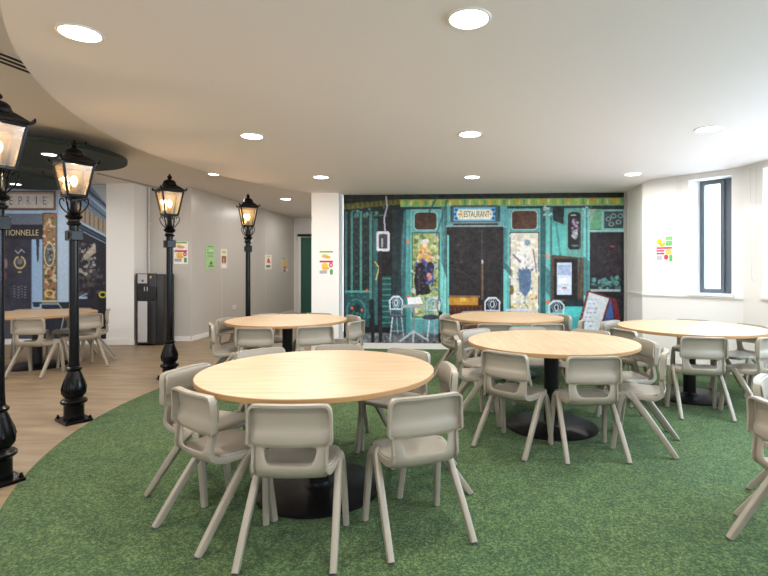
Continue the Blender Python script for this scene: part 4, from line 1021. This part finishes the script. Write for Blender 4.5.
def chairs():
    T = [tb[0] for tb in TB]
    g = ['around the nearest left table', 'around the table right of centre', 'around the table before the restaurant door', 'around the table near the pillar', 'around the window table', 'around the far left table']
    out = []
    def B(ti, x, y, lab, fa=None):       # by the middle of the top of the back
        dx, dy = x - T[ti][0], y - T[ti][1]; q = max(1, .83 / math.hypot(dx, dy)); x, y = T[ti][0] + dx * q, T[ti][1] + dy * q
        f = R(fa) if fa is not None else math.atan2(T[ti][1] - y, T[ti][0] - x)
        out.append((ti, x + .17 * math.cos(f), y + .17 * math.sin(f), f, lab))
    def F(ti, x, y, lab, fa=None):       # by the midpoint of the rear feet
        f = R(fa) if fa is not None else math.atan2(T[ti][1] - y, T[ti][0] - x)
        out.append((ti, x + .265 * math.cos(f), y + .265 * math.sin(f), f, lab))
    # T1
    F(0, -.615, 2.265, 'beige plastic chair in the front centre, back towards us, largest chair in view', 90)
    F(0, .068, 2.435, 'beige plastic chair seen from behind at the right front of the nearest table', 113)
    F(0, -1.255, 2.545, 'beige plastic chair at the left front of the nearest table, overlapping the leftmost chair there', 52)
    F(0, -1.565, 3.235, 'beige plastic chair leftmost at the nearest table, half hidden by the chair in front', -20)
    B(0, .16, 3.27, 'beige chair at the right edge of the nearest table, back seen edge on')
    B(0, -.10, 3.90, 'beige chair behind the nearest table at its far right, only the back top showing')
    B(0, -.66, 4.12, 'beige chair directly behind the nearest table, only a strip of back showing')
    B(0, -1.25, 3.93, 'pale chair back showing behind the left rear edge of the nearest table')
    # T2
    F(1, .60, 3.73, 'beige chair at the left front of the table right of centre, angled back towards us', 49)
    F(1, 1.28, 3.53, 'beige chair squarely from behind at the front of the table right of centre', 92)
    F(1, 1.935, 3.84, 'beige chair in side view at the right front of the table right of centre', 152)
    B(1, 1.99, 4.42, 'beige chair facing left at the right rim of the table right of centre')
    B(1, .40, 4.60, 'beige chair facing right at the left rim of the table right of centre', 0)
    B(1, .60, 5.16, 'light chair facing us at the left rear of the table right of centre')
    B(1, 1.13, 5.36, 'light chair at the far side of the table right of centre, back top only')
    B(1, 1.74, 5.12, 'chair at the right rear of the table right of centre, thin strip of back showing')
    # T3
    B(2, .43, 6.12, 'chair at the left front corner of the table before the restaurant door')
    B(2, .36, 6.78, 'chair behind at the left side of the table before the restaurant door')
    B(2, .85, 5.80, 'grey beige chair back at the front left of the table before the restaurant door', 86)
    B(2, 1.46, 5.82, 'grey beige chair back at the front right of the table before the restaurant door', 100)
    B(2, 1.90, 6.60, 'brownish shaded chair at the right end of the table before the restaurant door')
    B(2, 1.93, 6.15, 'pale chair seen edge on, left of the printed sandwich board')
    B(2, .78, 7.30, 'chair against the mural under the printed yellow counter, top of back only')
    # T4
    B(3, -1.76, 5.32, 'grey beige chair back at the front left of the table near the pillar', 88)
    B(3, -1.12, 5.50, 'grey beige chair back at the front right of the table near the pillar', 112)
    B(3, -.80, 5.92, 'light chair at the right side of the table near the pillar, nearer of two', 160)
    B(3, -.90, 6.62, 'light beige chair at the right rear of the table near the pillar')
    B(3, -1.40, 6.98, 'chair behind the table near the pillar, below the pillar poster, top only')
    B(3, -2.12, 6.86, 'chair top behind the table near the pillar, right of the last lamp pole')
    B(3, -2.42, 6.24, 'beige chair facing right at the left end of the table near the pillar')
    B(3, -2.36, 5.78, 'beige chair in side view at the left front of the table near the pillar')
    # T5
    B(4, 2.24, 5.22, 'grey beige chair at the left end of the window table, back towards us', 18)
    B(4, 2.66, 4.72, 'light chair from behind at the front of the window table', 80)
    B(4, 3.24, 4.70, 'light chair at the right front of the window table, cut by the right edge')
    B(4, 3.72, 5.62, 'chair top behind the right end of the window table')
    B(4, 3.36, 6.12, 'chair behind the window table, thin back top below the window')
    B(4, 2.29, 6.00, 'white chair seen edge on before the blue side of the printed board', -50)
    # T6
    B(5, -4.97, 6.34, 'beige chair from behind at the front of the far left table', 92)
    B(5, -4.62, 6.92, 'beige chair at the right front of the far left table, partly behind the street lamp', 148)
    F(5, -4.72, 7.72, 'beige chair in side view right of the far left table, by the white column', 212)
    B(5, -5.42, 7.95, 'beige chair at the right rear of the far left table')
    B(5, -6.05, 7.75, 'beige chair top behind the far left table')
    # out of frame table at right foreground
    out.append((6, 1.894, 2.393, R(5), 'beige chair cut by the right edge in the foreground, nearest the camera'))
    out.append((6, 1.885 + .265 * math.cos(R(-41)), 2.925 + .265 * math.sin(R(-41)), R(-41), 'beige chair behind the one cut by the right foreground edge'))
    return out, g
CH, GR = chairs()
def footprint(x, y, f):
    c, n = math.cos(f), math.sin(f)
    return [(x + c * v + n * u, y + n * v - c * u) for u, v in ((-.205, .20), (.205, .20), (.225, -.275), (-.225, -.275))]
def push(P, Q):
    """smallest move that takes Q clear of P, or None"""
    best = None
    for A in (P, Q):
        for i in range(4):
            ex, ey = A[(i + 1) % 4][0] - A[i][0], A[(i + 1) % 4][1] - A[i][1]; l = math.hypot(ex, ey); nx, ny = -ey / l, ex / l
            p = [a * nx + b * ny for a, b in P]; q = [a * nx + b * ny for a, b in Q]
            d1 = max(p) - min(q); d2 = max(q) - min(p)
            if d1 <= 0 or d2 <= 0: return None
            for d, sg in ((d1, 1), (d2, -1)):
                if best is None or d < best[0]: best = (d, nx * sg, ny * sg)
    return best
CH = [list(c_) for c_ in CH]
for _ in range(60):
    moved = False
    for i in range(len(CH)):
        for j in range(i + 1, len(CH)):
            a, b = CH[i], CH[j]
            if math.hypot(a[1] - b[1], a[2] - b[2]) > .75: continue
            m_ = push(footprint(*a[1:4]), footprint(*b[1:4]))
            if m_:
                wa = a[2] ** 2 / (a[2] ** 2 + b[2] ** 2) if abs(a[2] - b[2]) > .3 else .5
                d = m_[0] * .55
                a[1] -= m_[1] * d * wa; a[2] -= m_[2] * d * wa; b[1] += m_[1] * d * (1 - wa); b[2] += m_[2] * d * (1 - wa); moved = True
    if not moved: break
GR.append('at the right foreground edge')
ch0 = None
for ti, x, y, f, lab in CH:
    z = 0.0 if ti == 5 else .006
    if ti == 3 and (x < -2.2): z = .006
    rz = f - PI / 2
    if ch0 is None:
        ch0 = make_chair(lab); ch0.location = (x, y, z); ch0.rotation_euler = (0, 0, rz); ch0['group'] = 'beige chairs ' + GR[ti]
    else: dup(ch0, (x, y, z), rz, lab, 'beige chairs ' + GR[ti])
tx = dup(table0, (2.95, 2.75, .006), 0, 'round oak table just outside the right edge of the view') if False else None

# ================================================================== LIGHT
w = bpy.data.worlds.new('sky'); SC.world = w; w.use_nodes = True
bg = w.node_tree.nodes['Background']; bg.inputs[0].default_value = (.86, .93, 1.0, 1); bg.inputs[1].default_value = 2.2
DAY = (.66, .84, 1.0)
for (a, b, z0, z1) in ropen:
    light_area('window_daylight', (XR + .30, 6.40 - (a + b) / 2, (z0 + z1) / 2), b - a, (30, 72, 50, 26, 20)[[q[0] for q in ropen].index(a)], DAY, (0, R(48), 0), 'RECTANGLE', z1 - z0)
m_ = Vector(WA) + ABd * (t0 + t1) / 2 + ABn * .40
light_area('window_daylight', (m_.x, m_.y, 1.8), t1 - t0, 14, DAY, (R(90), 0, math.atan2(ABn.x, -ABn.y)), 'RECTANGLE', 1.5)
for a in (2.3, 5.9, 9.5):  # soft fill added behind the viewer, placed at the unseen rear openings
    light_area('rear_fill', (XR - a, YB - .15, 1.7), 2.5, 70, (.86, .93, 1.0), (R(90), 0, PI), 'RECTANGLE', 1.5)

# ================================================================== CAMERA
cam = bpy.data.cameras.new('camera'); co = bpy.data.objects.new('camera', cam); COL.objects.link(co)
co.location = (0, 0, CAMH); co.rotation_euler = (R(90), 0, 0)
cam.sensor_width = 36; cam.lens = 500 / 768 * 36
cam.shift_x = (384 - 420) / 768; cam.shift_y = -(288 - 267) / 768
cam.clip_start = .05
SC.camera = co
SC.view_settings.view_transform = 'Standard'; SC.view_settings.look = 'None'
SC.view_settings.gamma = 1; SC.view_settings.exposure = 1.0; SC.view_settings.use_curve_mapping = False
